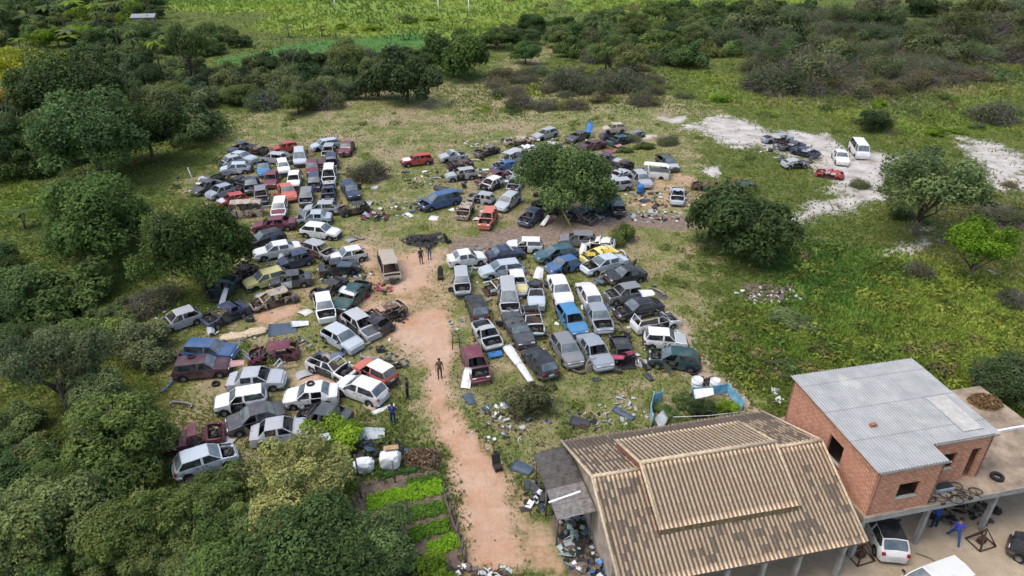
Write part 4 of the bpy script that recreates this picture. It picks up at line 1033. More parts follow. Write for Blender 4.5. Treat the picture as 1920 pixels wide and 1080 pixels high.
 (975,549,966,514,'hatch','W','g',"white car with a yellow rear piece behind the rusty roofed van",.15,GD,'Y'),
 (1052,449,1114,452,'wagon','G','g',"dark grey estate car lined up along the muddy track",.15,GD),
 (1104,456,1140,460,'hatch','W','shR',"white cut nose behind the yellow wreck",.2,GD),
 (1005,483,1080,470,'hatch','T','d',"grey teal hatchback in the second row of the right block",.15,GD),
 (1028,507,1085,492,'hatch','B','d',"blue hatchback below the grey teal one with silver pieces at its nose",.15,GD),
 (1096,487,1150,472,'sedan','Y','shRg',"yellow and white crushed wreck",.25,GD),
 (1094,507,1172,486,'sedan','L','H',"silver white sedan with open bonnet in front of the yellow wreck",.1,GD),
 (1140,524,1206,511,'sedan','K','p',"black sedan with pale windscreen at the right edge of the second row",.02,GD),
 (1137,558,1200,546,'boxy','G','gh',"dusty grey brown hatchback below the black sedan",.35,GD),
 (1155,588,1238,570,'sedan','K','h',"black sedan with a hoop lying on its boot, under the dusty hatchback",.02,GD),
 (1092,532,1116,577,'hatch','W','p',"white hatchback showing red tail light in the fourth column",.05,GD),
 (1135,620,1108,568,'sedan','F','h',"slate blue sedan with plants growing in its engine bay",.2,GD),
 (1090,626,1055,574,'hatch','C','i',"bright blue hatchback in the lower third column",.1,GD),
 (1005,627,992,578,'hatch','L','shog',"pale blue stripped shell between the blue hatchback and the dark slate sedan",.15,GD),
 (924,645,903,612,'pickup','S','ghb',"white pickup cab with a broken tray near the burgundy car",.25,GD),
 (988,646,955,592,'sedan','D','R',"dark slate sedan with dented roof in the lower second column",.25,GD),
 (903,712,880,655,'hatch','M','hi',"burgundy hatchback facing the camera with open engine bay by the track",.2,GD),
 (992,655,1034,706,'hatch','K','p',"black green hatchback showing its rear glass in the front row",.1,GD),
 (1080,684,1045,630,'hatch','G','',"grey hatchback facing the camera in the front row",.1,GD),
 (1136,690,1096,630,'sedan','F','i',"faded blue grey sedan with clutter on its roof in the front row",.25,GD),
 (1178,682,1160,632,'hatch','K','shfRw',"black wreck with magenta pieces between the faded sedan and the white one",.4,GD),
 (1268,596,1188,612,'wagon','W','sogh',"white roofless shell above the small white car at the right edge",.05,GD),
 (1288,640,1207,635,'boxy','W','n',"small white car with a silver bonnet at the right edge of the front rows",.05,GD,'S'),
 (1216,668,1313,678,'hatch','E','hD',"dark green hatchback with an opened door at the lower right corner",.08,GD),
]
for e in CL:
    car(*e[:7], e[7], e[8], group=e[9], bonnet=e[10] if len(e) > 10 else None, roof=e[11] if len(e) > 11 else None)
car(1130,240,1172,238,'hatch','P','gw',"pale cream car shell stacked on top of the dark crushed car",.3, zoff=1.25, group=GC_)
# cars in use by the house
car(1638,958,1677,1046,'hatch','W','p',"shiny white hatchback with black roof glass under the brick house",0, group="cars at the house", roof='K')
car(1700,1120,1800,1085,'mpv','W','',"white car roof cut by the bottom border in the yard of the brick house",0, group="cars at the house")
car(1932,1030,1997,1060,'hatch','K','',"dark car nose at the right border by the concrete floor",0, group="cars at the house")
# ---------------------------------------------------------------- buildings
def frame(o, a):
    return Matrix.Translation((o[0], o[1], 0)) @ Matrix.Rotation(a, 4, 'Z')
FT = frame((4.98, 20.40), R(12.0)); FB = frame((17.80, 24.26), R(12.5))
def wl_(Fm, u, v, z=0): return Fm @ Vector((u, v, z))

def tile_mat():
    t = NT("clay_roof_tiles"); tu = t.attr("tu"); tv = t.attr("tv"); cap = t.attr("cap")
    cmb = t.node("ShaderNodeCombineXYZ"); t.l.new(t.math('FLOOR', tu), cmb.inputs[0]); t.l.new(t.math('FLOOR', tv), cmb.inputs[1])
    wn_ = t.node("ShaderNodeTexWhiteNoise", noise_dimensions='3D'); t.l.new(cmb.outputs[0], wn_.inputs[0])
    c2 = t.node("ShaderNodeCombineXYZ"); t.l.new(t.math('MULTIPLY', t.math('FLOOR', tu), .12), c2.inputs[0]); t.l.new(t.math('MULTIPLY', t.math('FLOOR', tv), .22), c2.inputs[1]); t.l.new(t.attr("seed"), c2.inputs[2])
    big = t.noise(1.0, 3, .5, c2.outputs[0])
    o = t.tc(); fine = t.noise(14, 4, .7, o)
    wsum = t.math('ADD', t.math('ADD', t.math('MULTIPLY', big, 1.15), t.math('MULTIPLY', wn_.outputs[0], .62)), t.attr("weather"))
    old = t.ramp(wsum, 1.02, 1.1)
    fresh = t.mix(wn_.outputs[0], (.60, .43, .28), (.74, .57, .40)); fresh = t.mix(t.ramp(fine, .45, .7, 0, .45), fresh, (.24, .17, .11))
    dark = t.mix(wn_.outputs[0], (.18, .14, .11), (.31, .25, .195)); dark = t.mix(t.ramp(fine, .4, .7, 0, .6), dark, (.09, .075, .062))
    c = t.mix(old, fresh, dark)
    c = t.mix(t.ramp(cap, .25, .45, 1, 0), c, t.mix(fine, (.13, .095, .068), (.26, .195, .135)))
    return t.fin(c, .92, 0, .15)
M["tile"] = tile_mat()
def tile_slope(name, p0, U, S, Wd, Ln, parent, weather=0, seed=0, wfun=None):
    "barrel tiles: p0 eave start, U along the eave, S up the slope (unit vectors)"
    U = np.array(U); S = np.array(S); N = np.cross(U, S); N /= np.linalg.norm(N)
    if N[2] < 0: N = -N
    per = .235; nc = int(Wd / per); per = Wd / nc; nr = max(1, int(round(Ln / .37))); tl = Ln / nr
    ph = np.arange(nc * 8 + 1); uu = ph / 8 * per; k = (ph % 8) / 8
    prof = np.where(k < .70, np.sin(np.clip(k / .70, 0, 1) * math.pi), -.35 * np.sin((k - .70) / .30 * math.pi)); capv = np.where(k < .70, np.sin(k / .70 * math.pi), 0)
    V = []; tu = []; tv = []; cp = []; wt = []
    rs = np.random.RandomState(seed + 3)
    jr = rs.normal(0, .006, (nr, len(ph) // 8 + 1))
    for r in range(nr):
        for e, lift in ((0.0, .022), (.999, 0.0)):
            d = (r + e) * tl
            h = prof * .055 + (vnoise(uu, np.full(len(uu), d + seed * 10), 2.2, seed) - .5) * .09 + lift + np.repeat(jr[r], 8)[:len(ph)] * (1 if e == 0 else .2)
            V.append(np.array(p0)[None] + uu[:, None] * U + d * S + h[:, None] * N)
            tu.append(ph / 8.0); tv.append(np.full(len(ph), r + e * .9 + .03)); cp.append(capv)
            w_ = np.full(len(ph), weather, float)
            if wfun is not None: w_ = w_ + wfun(uu / Wd, d / Ln)
            wt.append(w_)
    V = np.concatenate(V); n = len(ph); rows = nr * 2; idx = np.arange(rows * n).reshape(rows, n)
    F = np.stack([idx[:-1, :-1].ravel(), idx[:-1, 1:].ravel(), idx[1:, 1:].ravel(), idx[1:, :-1].ravel()], 1)
    me = np_mesh(name, V, F, M["tile"], dict(tu=np.concatenate(tu), tv=np.concatenate(tv), cap=np.concatenate(cp), weather=np.concatenate(wt), seed=np.full(len(V), float(seed))))
    return link(name, me, parent)
def slab_between(a, b, c, d, th, mat, name, parent):
    a, b, c, d = [Vector(q) for q in (a, b, c, d)]; n = Vector((0, 0, -th)); vs = [a, b, c, d, a + n, b + n, c + n, d + n]
    m = MB().add(vs, [(0, 1, 2, 3), (7, 6, 5, 4), (0, 4, 5, 1), (1, 5, 6, 2), (2, 6, 7, 3), (3, 7, 4, 0)]); return m.build(name, mat, parent)
th = empty("tiled_house", wl_(FT, 0, 0), R(12), "low house under a patched cream and brown clay tile roof", "house")
sn = lambda p: np.array(p) / np.linalg.norm(p)
ridge = 5.2
# lower roof: front slope v 0..4.7, back slope v 10.1..4.7
Sf = sn((0, 4.7, ridge - 2.8)); Sb = sn((0, -5.4, ridge - 2.8)); LF = math.hypot(4.7, 2.4); LB = math.hypot(5.4, 2.4)
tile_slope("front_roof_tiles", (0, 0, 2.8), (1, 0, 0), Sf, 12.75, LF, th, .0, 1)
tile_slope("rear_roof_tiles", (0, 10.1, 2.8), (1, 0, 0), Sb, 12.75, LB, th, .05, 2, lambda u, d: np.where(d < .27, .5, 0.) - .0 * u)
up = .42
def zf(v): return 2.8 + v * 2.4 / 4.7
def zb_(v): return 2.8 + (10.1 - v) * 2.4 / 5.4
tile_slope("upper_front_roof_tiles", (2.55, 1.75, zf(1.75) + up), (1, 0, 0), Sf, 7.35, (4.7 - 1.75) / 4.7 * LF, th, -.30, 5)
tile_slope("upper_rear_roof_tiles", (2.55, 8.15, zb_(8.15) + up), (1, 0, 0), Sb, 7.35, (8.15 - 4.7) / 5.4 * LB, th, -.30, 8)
M["cream"] = simple("cream_mortar", (.52, .42, .29), .9, 0, .3, 6)
for a_, b_ in ((0, 2.5), (9.95, 12.75)): MB().tube([(a_, 4.7, ridge + .06), (b_, 4.7, ridge + .06)], .10, 8, 0).build("ridge_cap", M["cream"], th)
MB().tube([(2.5, 4.7, ridge + up + .07), (9.95, 4.7, ridge + up + .07)], .11, 8, 0).build("ridge_cap", M["cream"], th)
for u in (-.02, 12.77):
    MB().tube([(u, 0, 2.86), (u, 4.7, ridge + .05), (u, 10.1, 2.86)], .075, 6).build("verge_tiles", M["cream"], th)
for u in (2.5, 9.95):
    MB().tube([(u, 1.72, zf(1.72) + up + .05), (u, 4.7, ridge + up + .05), (u, 8.18, zb_(8.18) + up + .05)], .075, 6).build("verge_tiles", M["cream"], th)
M["mossy"] = simple("mossy_mortar", (.22, .17, .09), .95, 0, .5, 5); M["plaster"] = simple("stained_plaster", (.36, .31, .26), .9, 0, .35, 2); M["redwall"] = simple("red_brick_gable", (.33, .14, .09), .9, 0, .35, 9)
# the step under the raised roof, and the roof decks
for nm, v0, zz in (("front_step", 1.80, zf(1.80)), ("rear_step", 8.10, zb_(8.10))):
    MB().box(2.6, 9.85, v0 - .04, v0 + .06, zz - .02, zz + up - .03).build(nm, M["mossy"], th)
for u in (2.57, 9.80):
    vs = [(u, 1.8, zf(1.8)), (u, 4.7, ridge), (u, 8.1, zb_(8.1)), (u, 8.1, zb_(8.1) + up - .02), (u, 4.7, ridge + up - .02), (u, 1.8, zf(1.8) + up - .02)]
    vs2 = [(x + .08, y, z) for x, y, z in vs]
    MB().add(vs + vs2, [(0, 1, 2, 3, 4, 5), (11, 10, 9, 8, 7, 6)] + [(i, (i + 1) % 6, 6 + (i + 1) % 6, 6 + i) for i in range(6)]).build("side_step", M["redwall"], th)
slab_between((0.02, 0.02, 2.74), (12.73, 0.02, 2.74), (12.73, 4.7, ridge - .06), (0.02, 4.7, ridge - .06), .08, M["wood"], "front_roof_boards", th)
slab_between((0.02, 4.7, ridge - .06), (12.73, 4.7, ridge - .06), (12.73, 10.08, 2.74), (0.02, 10.08, 2.74), .08, M["wood"], "rear_roof_boards", th)
gb = MB()
for u0, u1 in ((.45, .6), (12.1, 12.25)):
    pts = [(u0, 2.2, 0), (u0, 2.2, zf(2.2) - .2), (u0, 4.7, ridge - .2), (u0, 9.6, zb_(9.6) - .2), (u0, 9.6, 0)]; p2 = [(u1, y, z) for _, y, z in pts]
    gb.add(pts + p2, [(0, 1, 2, 3, 4), (9, 8, 7, 6, 5)] + [(i, (i + 1) % 5, 5 + (i + 1) % 5, 5 + i) for i in range(5)])
gb.box(.6, 12.1, 9.45, 9.6, 0, 2.75).box(.6, 5.0, 2.2, 2.35, 0, 3.6).box(6.2, 12.1, 2.2, 2.35, 0, 3.6)
gb.build("wall", M["plaster"], th)
for u in (.35, 3.0, 5.6, 7.55, 9.45, 11.9):
    MB().box(u - .1, u + .1, .25, .45, 0, 2.82).build("porch_post", M["concrete"], th)
MB().box(.1, 12.6, .27, .43, 2.62, 2.72).build("eave_beam", M["wood"], th)

def corr(name, p0, U, S, Wd, Ln, mat, parent, per=.177, amp=.028, nsub=6, seed=0, notch=None):
    U = np.array(U, float); S = np.array(S, float); N = np.cross(U, S); N /= np.linalg.norm(N); N = N if N[2] > 0 else -N
    n = int(Wd / per * nsub) + 1; uu = np.linspace(0, Wd, n); rows = int(Ln / .4) + 2; dd = np.linspace(0, Ln, rows)
    rs = np.random.RandomState(seed); sag = rs.normal(0, .008, rows)
    V = np.concatenate([np.array(p0)[None] + uu[:, None] * U + d * S + (np.sin(uu / per * 2 * math.pi) * amp + s)[:, None] * N for d, s in zip(dd, sag)])
    idx = np.arange(rows * n).reshape(rows, n); q = [idx[:-1, :-1], idx[:-1, 1:], idx[1:, 1:], idx[1:, :-1]]
    F = np.stack([a.ravel() for a in q], 1)
    if notch is not None:
        cu = np.tile((uu[:-1] + uu[1:]) / 2, rows - 1); cd = np.repeat((dd[:-1] + dd[1:]) / 2, n - 1); F = F[~notch(cu, cd)]
    return link(name, np_mesh(name, V, F, mat, smooth=True), parent)

# ---- brick house on its slab
def brick_mat():
    t = NT("hollow_clay_brick"); o = t.tc(); sp = t.node("ShaderNodeSeparateXYZ"); t.l.new(o, sp.inputs[0])
    cb = t.node("ShaderNodeCombineXYZ"); t.l.new(sp.outputs[0], cb.inputs[0]); t.l.new(sp.outputs[2], cb.inputs[1])
    b = t.node("ShaderNodeTexBrick"); t.l.new(cb.outputs[0], b.inputs["Vector"]); b.inputs["Scale"].default_value = 1.0
    b.inputs["Brick Width"].default_value = .30; b.inputs["Row Height"].default_value = .155; b.inputs["Mortar Size"].default_value = .022; b.inputs["Mortar Smooth"].default_value = .3
    b.inputs["Color1"].default_value = (.62, .31, .20, 1); b.inputs["Color2"].default_value = (.42, .18, .115, 1); b.inputs["Mortar"].default_value = (.21, .125, .09, 1); b.inputs["Bias"].default_value = -.1
    n = t.noise(2.0, 5, .65, o); n2 = t.noise(14, 3, .6, o)
    c = t.mix(t.ramp(n, .4, .7, 0, .55), b.outputs[0], (.50, .27, .19)); c = t.mix(t.ramp(n2, .62, .8, 0, .5), c, (.48, .40, .34))
    t.bump(b.outputs["Fac"], -.5, .02); return t.fin(c, .9, 0, .2)
M["brick"] = brick_mat()
def wall_part(parent, u0, v0, u1, v1, z0, z1a, z1b, openings, th_=.14, name="wall"):
    "a wall from (u0,v0) to (u1,v1); openings (s0,s1,za,zb); outer face on the right hand side"
    L = math.hypot(u1 - u0, v1 - v0); sx = sorted({0, L} | {o[0] for o in openings} | {o[1] for o in openings}); zs = sorted({z0} | {o[2] for o in openings} | {o[3] for o in openings})
    m = MB(); top = lambda s: z1a + (z1b - z1a) * s / L
    for i in range(len(sx) - 1):
        sa, sb = sx[i], sx[i + 1]
        for j in range(len(zs)):
            za = zs[j]; zt = zs[j + 1] if j + 1 < len(zs) else None
            mid = (sa + sb) / 2
            if zt is not None and any(o[0] < mid < o[1] and o[2] < (za + zt) / 2 < o[3] for o in openings): continue
            ta, tb = (top(sa), top(sb)) if zt is None else (zt, zt)
            m.add([(sa, 0, za), (sb, 0, za), (sb, 0, tb), (sa, 0, ta)], [(0, 1, 2, 3)]); m.add([(sa, th_, za), (sb, th_, za), (sb, th_, tb), (sa, th_, ta)], [(3, 2, 1, 0)])
            if zt is None: m.add([(sa, 0, ta), (sb, 0, tb), (sb, th_, tb), (sa, th_, ta)], [(0, 1, 2, 3)])
    m.add([(0, 0, z0), (0, th_, z0), (0, th_, z1a), (0, 0, z1a)], [(0, 3, 2, 1)]); m.add([(L, 0, z0), (L, th_, z0), (L, th_, z1b), (L, 0, z1b)], [(0, 1, 2, 3)])
    for a, b, c, d in openings:
        m.add([(a, 0, c), (b, 0, c), (b, th_, c), (a, th_, c), (a, 0, d), (b, 0, d), (b, th_, d), (a, th_, d)], [(0, 1, 2, 3), (7, 6, 5, 4), (0, 3, 7, 4), (1, 5, 6, 2)])
    o = m.build(name, M["brick"], parent); o.location = (u0, v0, 0); o.rotation_euler = (0, 0, math.atan2(v1 - v0, u1 - u0))
    for a, b, c, d in openings:
        if c > z0 + .3:
            s = MB().box(a - .06, b + .06, -.03, th_ + .01, c - .05, c + .003).build("window_sill", M["concrete"], o)
    return o
bh = empty("brick_house", wl_(FB, 0, 0), R(12.5), "unplastered red brick room with grey corrugated roof raised on a concrete deck", "house")
ZS = 3.3
MB().box(-.15, 14.1, -.12, 7.75, ZS - .30, ZS, b=.01).build("deck_slab", simple("deck_concrete", (.30, .235, .17), .9, 0, .5, .9, bump=.2), bh)
MB().box(-.17, 14.12, -.16, -.123, ZS - .34, ZS + .03).build("edge_beam", M["concrete"], bh)
zr = lambda v: 6.25 + v * .035
wall_part(bh, 0, 0, 3.7, 0, ZS, zr(0), zr(0), [(1.4, 2.65, 4.15, 5.15)])
wall_part(bh, 3.7, 0.0, 3.7, 1.1, ZS, zr(0), zr(1.1), [])
wall_part(bh, 3.7, 1.1, 7.6, 1.1, ZS, zr(1.1), zr(1.1), [(1.0, 2.0, 4.3, 5.4), (2.85, 3.42, ZS + .001, 5.45)])
wall_part(bh, 7.6, 1.1, 7.6, 7.4, ZS, zr(1.1), zr(7.4), [])
wall_part(bh, 7.6, 7.4, 0, 7.4, ZS, zr(7.4), zr(7.4), [])
wall_part(bh, 0, 7.4, 0, 0, ZS - .32, zr(7.4), zr(0), [(3.7, 4.85, 4.2, 5.5)])
def cement_mat():
    t = NT("fibre_cement_sheet"); o = t.tc(); n = t.noise(1.2, 5, .6, o); n2 = t.noise(12, 5, .7, o)
    sp = t.node("ShaderNodeSeparateXYZ"); t.l.new(o, sp.inputs[0])
    seam = t.math('LESS_THAN', t.math('PINGPONG', sp.outputs[1], 1.1), .03)
    seam2 = t.math('LESS_THAN', t.math('PINGPONG', sp.outputs[0], .55), .008)
    c = t.mix(t.ramp(n, .3, .7), (.27, .28, .285), (.38, .39, .39)); c = t.mix(t.ramp(n2, .5, .75, 0, .5), c, (.20, .20, .20))
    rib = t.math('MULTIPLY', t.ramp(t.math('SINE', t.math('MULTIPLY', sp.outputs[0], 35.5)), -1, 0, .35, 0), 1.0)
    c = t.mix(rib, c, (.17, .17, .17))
    c = t.mix(t.math('MULTIPLY', t.math('MAXIMUM', seam, seam2), .5), c, (.10, .10, .10)); c = t.mix(t.ramp(t.noise(.5, 2, .5, o), .62, .68, 0, .35), c, (.50, .47, .42))
    return t.fin(c, .85, 0, .25)
M["cement"] = cement_mat()
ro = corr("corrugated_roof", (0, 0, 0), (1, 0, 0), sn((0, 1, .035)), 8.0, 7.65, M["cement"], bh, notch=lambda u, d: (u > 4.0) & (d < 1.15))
ro.location = (-.2, -.08, 6.29)
MB().box(-.06, 3.9, -.10, -.06, 6.17, 6.27).box(3.92, 7.8, 1.0, 1.04, 6.22, 6.32).build("roof_edge_board", M["concrete"], bh)
slab_between((6.0, 1.5, 6.41), (7.2, 1.5, 6.41), (7.2, 4.2, 6.50), (6.0, 4.2, 6.50), .02, simple("new_sheet", (.43, .42, .39), .85, 0, .2, 3), "pale_roof_sheet", bh)
for u, v in ((.12, .05), (4.1, .1), (8.3, .1), (12.6, .1), (.12, 4.0), (8.3, 6), (13.7, 6), (4.1, 6)):
    MB().box(u - .11, u + .11, v, v + .22, -.2, ZS - .3).build("pillar", M["concrete"], bh)
MB().box(7.75, 14.1, 3.75, 3.87, ZS, ZS + .16).build("deck_kerb", M["white"], bh)
MB().box(4.9, 5.02, 3.6, 7.0, 0, ZS - .31).box(-.02, .12, 3.9, 7.5, 0, ZS - .32).build("ground_floor_wall", M["plaster"], bh)
MB().box(9.9, 14.0, 4.6, 4.74, 0, ZS - .31).build("ochre_back_wall", simple("ochre_wall", (.42, .30, .16), .9, 0, .25, 2), bh)
def top_thing(name, mb, mats, loc, rz, label, cat, group=None, rot=None):
    o = mb.build(name, mats); o.location = loc; o.rotation_euler = (rot[0], rot[1], rz) if rot else (0, 0, rz); return tag(o, label, cat, group)
bp = wl_(FB, 1.7, 2.9, 6.36)
top_thing("loose_brick", MB().box(-.16, .16, -.1, .1, 0, .2, b=.01), M["redwall"], bp, .3, "single red brick lying on the grey corrugated roof", "brick")
# junk on the deck
def tyre_obj(loc, r, label, rot=(0, 0), group=None, w=.1, name="tyre"):
    return top_thing(name, MB().lathe([(r * .62, -w), (r * .92, -w), (r, -w * .5), (r, w * .5), (r * .92, w), (r * .62, w)], 22), M["tyre"], loc, 0, label, "tyre", group, rot)
tyre_obj(wl_(FB, 8.55, .75, ZS + .1), .34, "lone black tyre lying flat on the deck right of the brick room")
def bicycle(loc, rz, tilt, label):
    o = empty("bicycle", loc, rz, label, "bicycle", "bicycles on the deck"); o.rotation_euler = (tilt, 0, rz)
    for x in (-.52, .52):
        w_ = MB().lathe([(.29, -.02), (.32, -.02), (.335, 0), (.32, .02), (.29, .02)], 22, 0, Matrix.Translation((x, 0, .34)) @ Matrix.Rotation(R(90), 4, 'X')).build("wheel", M["tyre"], o)
        sp = MB()
        for k in range(8): a = k * math.pi / 4; sp.tube([(x, 0, .34), (x + .29 * math.cos(a), 0, .34 + .29 * math.sin(a))], .004, 3)
        sp.build("spokes", M["rim"], w_)
    MB().tube([(-.52, 0, .34), (-.15, 0, .32), (.35, 0, .78), (-.2, 0, .75), (-.15, 0, .32)], .022, 6).tube([(-.52, 0, .34), (-.2, 0, .75), (-.23, 0, .9)], .018, 6).tube([(.52, 0, .34), (.36, 0, .8), (.33, 0, .98)], .022, 6).build("frame", M["engine"], o)
    MB().tube([(.30, -.26, 1.0), (.36, 0, 1.0), (.30, .26, 1.0)], .016, 6).build("handlebar", M["rim"], o)
    MB().box(-.36, -.1, -.07, .07, .9, .96, b=.02).build("saddle", M["dark"], o); return o
for k, (u, v, rz, tl, lb) in enumerate([(4.35, .55, .25, R(78), "black bicycle lying nearest the brick corner on the deck"), (5.25, .45, 1.1, R(80), "black bicycle lying in the middle of the deck pile"), (6.1, .5, .1, R(76), "black bicycle lying at the right end of the deck pile")]):
    bicycle(wl_(FB, u, v, ZS + .06), rz, tl, lb)
top_thing("metal_crate", MB().box(-.55, .55, -.25, .25, 0, .28, 0, b=.02).box(-.5, .5, -.2, .2, .281, .31, 1), [simple("pale_blue_metal", (.35, .42, .47), .5, .2), M["dark"]], wl_(FB, 5.0, 1.02 - .35, ZS + .02), R(12), "pale metal crate behind the bicycles on the deck", "crate")
def leafpile(name, c, r, n, col, label, cat, seed=0, hgt=.5, size=.09, kind=None, mat=None):
    rs = np.random.RandomState(seed); d = unit(rs, n, 0); P = d * rs.uniform(0, 1, (n, 1)) ** .4 * np.array([r[0], r[1], hgt]); N = d + unit(rs, n); N /= np.linalg.norm(N, axis=1)[:, None]
    V, Fq, tt = leaf_quads(rs, P, N, size, np.clip(rs.normal(.5, .25, n), 0, 1))
    o = link(name, np_mesh(name, V, Fq, mat or M["leaf"], {"tone": tt, "hue": np.zeros(len(V))})); o.location = c; o.color = (*col, 1); return tag(o, label, cat, kind=kind)
hp = wl_(FB, 13.0, 6.2, ZS)
leafpile("dry_leaf_heap", hp, (1.0, .8), 1600, (.20, .13, .075), "heap of brown dry leaves on the far end of the deck", "leaf heap", 3, .5)

# ---- lean-to
ln = empty("lean_to_shed", (3.2, 27.5, 0), 0, "dark grey corrugated lean-to against the left wall of the tiled house", "shed")
t = NT("old_dark_sheet"); o_ = t.tc(); n_ = t.noise(1.6, 5, .65, o_); n2_ = t.noise(18, 4, .7, o_)
cs = t.mix(t.ramp(n_, .35, .65), (.045, .042, .04), (.12, .11, .105)); cs = t.mix(t.ramp(n2_, .55, .75, 0, .5), cs, (.22, .20, .19)); M["oldsheet"] = t.fin(cs, .9, 0, .2)
M["greysheet"] = simple("weathered_grey_sheet", (.19, .18, .175), .9, 0, .45, 4)
A = Vector((1.20, 29.6, 2.35)); B_ = Vector((3.15, 30.0, 2.75)); C2 = Vector((4.30, 25.1, 2.8)); D2 = Vector((2.30, 24.9, 2.35))
for i in range(5):
    t0, t1 = i / 5, (i + 1) / 5 + .03
    a = A.lerp(D2, t1); b = B_.lerp(C2, t1); a0 = A.lerp(D2, t0)
    U = (a0 - a); Wd = U.length; S = (b - a); Ln = S.length
    o = corr("roof_sheet", (0, 0, 0), tuple(U.normalized()), tuple(S.normalized()), Wd, Ln, M["oldsheet"] if i < 3 else M["greysheet"], ln, seed=i); o.location = a - Vector(ln.location) + Vector((0, 0, .03 * (5 - i) % .07 + .012 * i))
for x, y, h in ((1.4, 29.3, 2.35), (2.4, 25.2, 2.32), (4.15, 25.3, 2.7), (1.9, 27.2, 2.33)):
    MB().tube([(x - 3.2, y - 27.5, 0), (x - 3.2, y - 27.5, h)], .06, 7).build("post", M["wood"], ln)
p = at(1052, 932, 2.62); top_thing("white_plank", MB().box(-.9, .9, -.06, .06, 0, .04, b=.005), M["white"], p + Vector((0.2, 0, 0)), R(14), "long whitish plank lying on the dark lean-to roof", "plank", rot=(R(0), R(-12)))

# ---------------------------------------------------------------- people
def person(px, py, face, shirt, trousers, label, pose="stand", z0=None, hair=(.02, .015, .012), hold=None):
    p = at(px, py, 0 if z0 is None else z0); z = hz(p.x, p.y) if z0 is None else z0
    V = []; E = []; Rd = []; Kd = []
    def vtx(x, y, z_, r, par=None, kd=0):
        V.append((x, y, z_)); Rd.append(r); i = len(V) - 1
        if par is not None: E.append((par, i)); Kd.append(kd)
        return i
    lean = {'stand': 0, 'bend': .38, 'stride': .1}[pose]; sp = {'stand': .10, 'bend': .16, 'stride': .34}[pose]
    pel = vtx(0, 0, .95, .14); wst = vtx(.02 + lean * .1, 0, 1.10, .125, pel, 0); ch = vtx(lean * .45, 0, 1.32 - lean * .12, .155, wst, 0); nk = vtx(lean * .75, 0, 1.46 - lean * .28, .06, ch, 2)
    hd0 = vtx(lean * .85 + .01, 0, 1.54 - lean * .32, .085, nk, 2); hd = vtx(lean * .95 + .02, 0, 1.63 - lean * .35, .10, hd0, 2); hd1 = vtx(lean * 1.0 + .01, 0, 1.70 - lean * .37, .075, hd, 2)
    nose = vtx(lean * .95 + .12, 0, 1.61 - lean * .35, .014, hd, 2)
    for s in (1, -1):
        a = s * (1 if pose != 'stride' else 1)
        hip = vtx(0, s * .10, .90, .105, pel, 1); f = s * sp if pose == 'stride' else 0
        kn = vtx(f * .5 + .03, s * (.11 + (sp - .1) * .3), .50, .072, hip, 1); an = vtx(f, s * (.12 + (sp - .1) * .6), .09, .048, kn, 1); toe = vtx(f + .17, s * (.14 + (sp - .1) * .6), .04, .04, an, 3)
        sh = vtx(lean * .48, s * .19, 1.38 - lean * .16, .065, ch, 0)
        if hold or pose == 'bend': el = (lean * .7 + .10, s * .25, 1.12 - lean * .25); ha = (lean * .9 + .32, s * .16, 1.08 - lean * .45)
        else: el = (lean * .4 - .02, s * .25, 1.10 - lean * .1); ha = (lean * .5 + .07, s * .27, .87)
        e = vtx(*el, .045, sh, 0); h = vtx(*ha, .033, e, 2)
        d = (Vector(ha) - Vector(el)).normalized(); pm = Vector(ha) + d * .08; pl = vtx(*pm, .034, h, 2)
        for k in range(4):
            off = Vector((.02 * (k - 1.5), 0, 0)) if abs(d.z) > .6 else Vector((0, .02 * (k - 1.5), 0)); q = pm + d * .045 + off; ln_ = (.035, .045, .042, .03)[k]
            f1 = vtx(*q, .0095, pl, 2); vtx(*(q + d * ln_ + Vector((-.01, -s * .012, -.012))), .008, f1, 2)
        tq = Vector(ha) + d * .03 + Vector((.035, 0, .01)); t1 = vtx(*tq, .011, h, 2); vtx(*(tq + d * .035), .009, t1, 2)
    me = D.meshes.new("person"); me.from_pydata(V, E, []); o = D.objects.new("person", me); COL.objects.link(o)
    sk = o.modifiers.new("s", 'SKIN'); sk.use_smooth_shade = True
    for i, r in enumerate(Rd): me.skin_vertices[0].data[i].radius = (r, r); me.skin_vertices[0].data[i].use_root = (i == 0)
    o.modifiers.new("u", 'SUBSURF').levels = 1
    dg = bpy.context.evaluated_depsgraph_get(); m2 = D.meshes.new_from_object(o.evaluated_get(dg)); o.modifiers.clear(); o.data = m2; m2.name = "person"
    m2.materials.clear()
    for nm, c in (("shirt_cloth", shirt), ("trouser_cloth", trousers)): m2.materials.append(simple(nm, c, .9, 0, .2, 12))
    m2.materials.append(M["skin"]); m2.materials.append(M["dark"])
    segs = [(Vector(V[a]), Vector(V[b])) for a, b in E]
    for pl_ in m2.polygons:
        c = pl_.center; best = 9; bk = 0
        for (a, b), kd in zip(segs, Kd):
            ab = b - a; t_ = max(0, min(1, (c - a).dot(ab) / max(1e-9, ab.dot(ab)))); dd_ = (c - a - ab * t_).length
            if dd_ < best: best = dd_; bk = kd
        pl_.material_index = bk
    o.location = (p.x, p.y, z); o.rotation_euler = (0, 0, face); tag(o, label, "person")
    hx = V[hd]; hb = MB(); hb.lathe([(0.001, .115), (.06, .10), (.10, .055), (.108, 0), (.10, -.02)], 14, 0, Matrix.Translation((hx[0] - .015, 0, hx[2] + .01)), closed=False)
    hb.build("hair", simple("hair", hair, .8), o)
    for s in (1, -1):
        MB().lathe([(.0, .006), (.008, .004), (.011, 0), (.0, -.004)], 8, 0, Matrix.Translation((hx[0] + .088, s * .035, hx[2] + .005)), closed=False).build("eye", M["dark"], o)
    if hold:
        MB().box(.40, .56, -.12, .12, .98, 1.0).build("clipboard", M["white"], o)
    return o
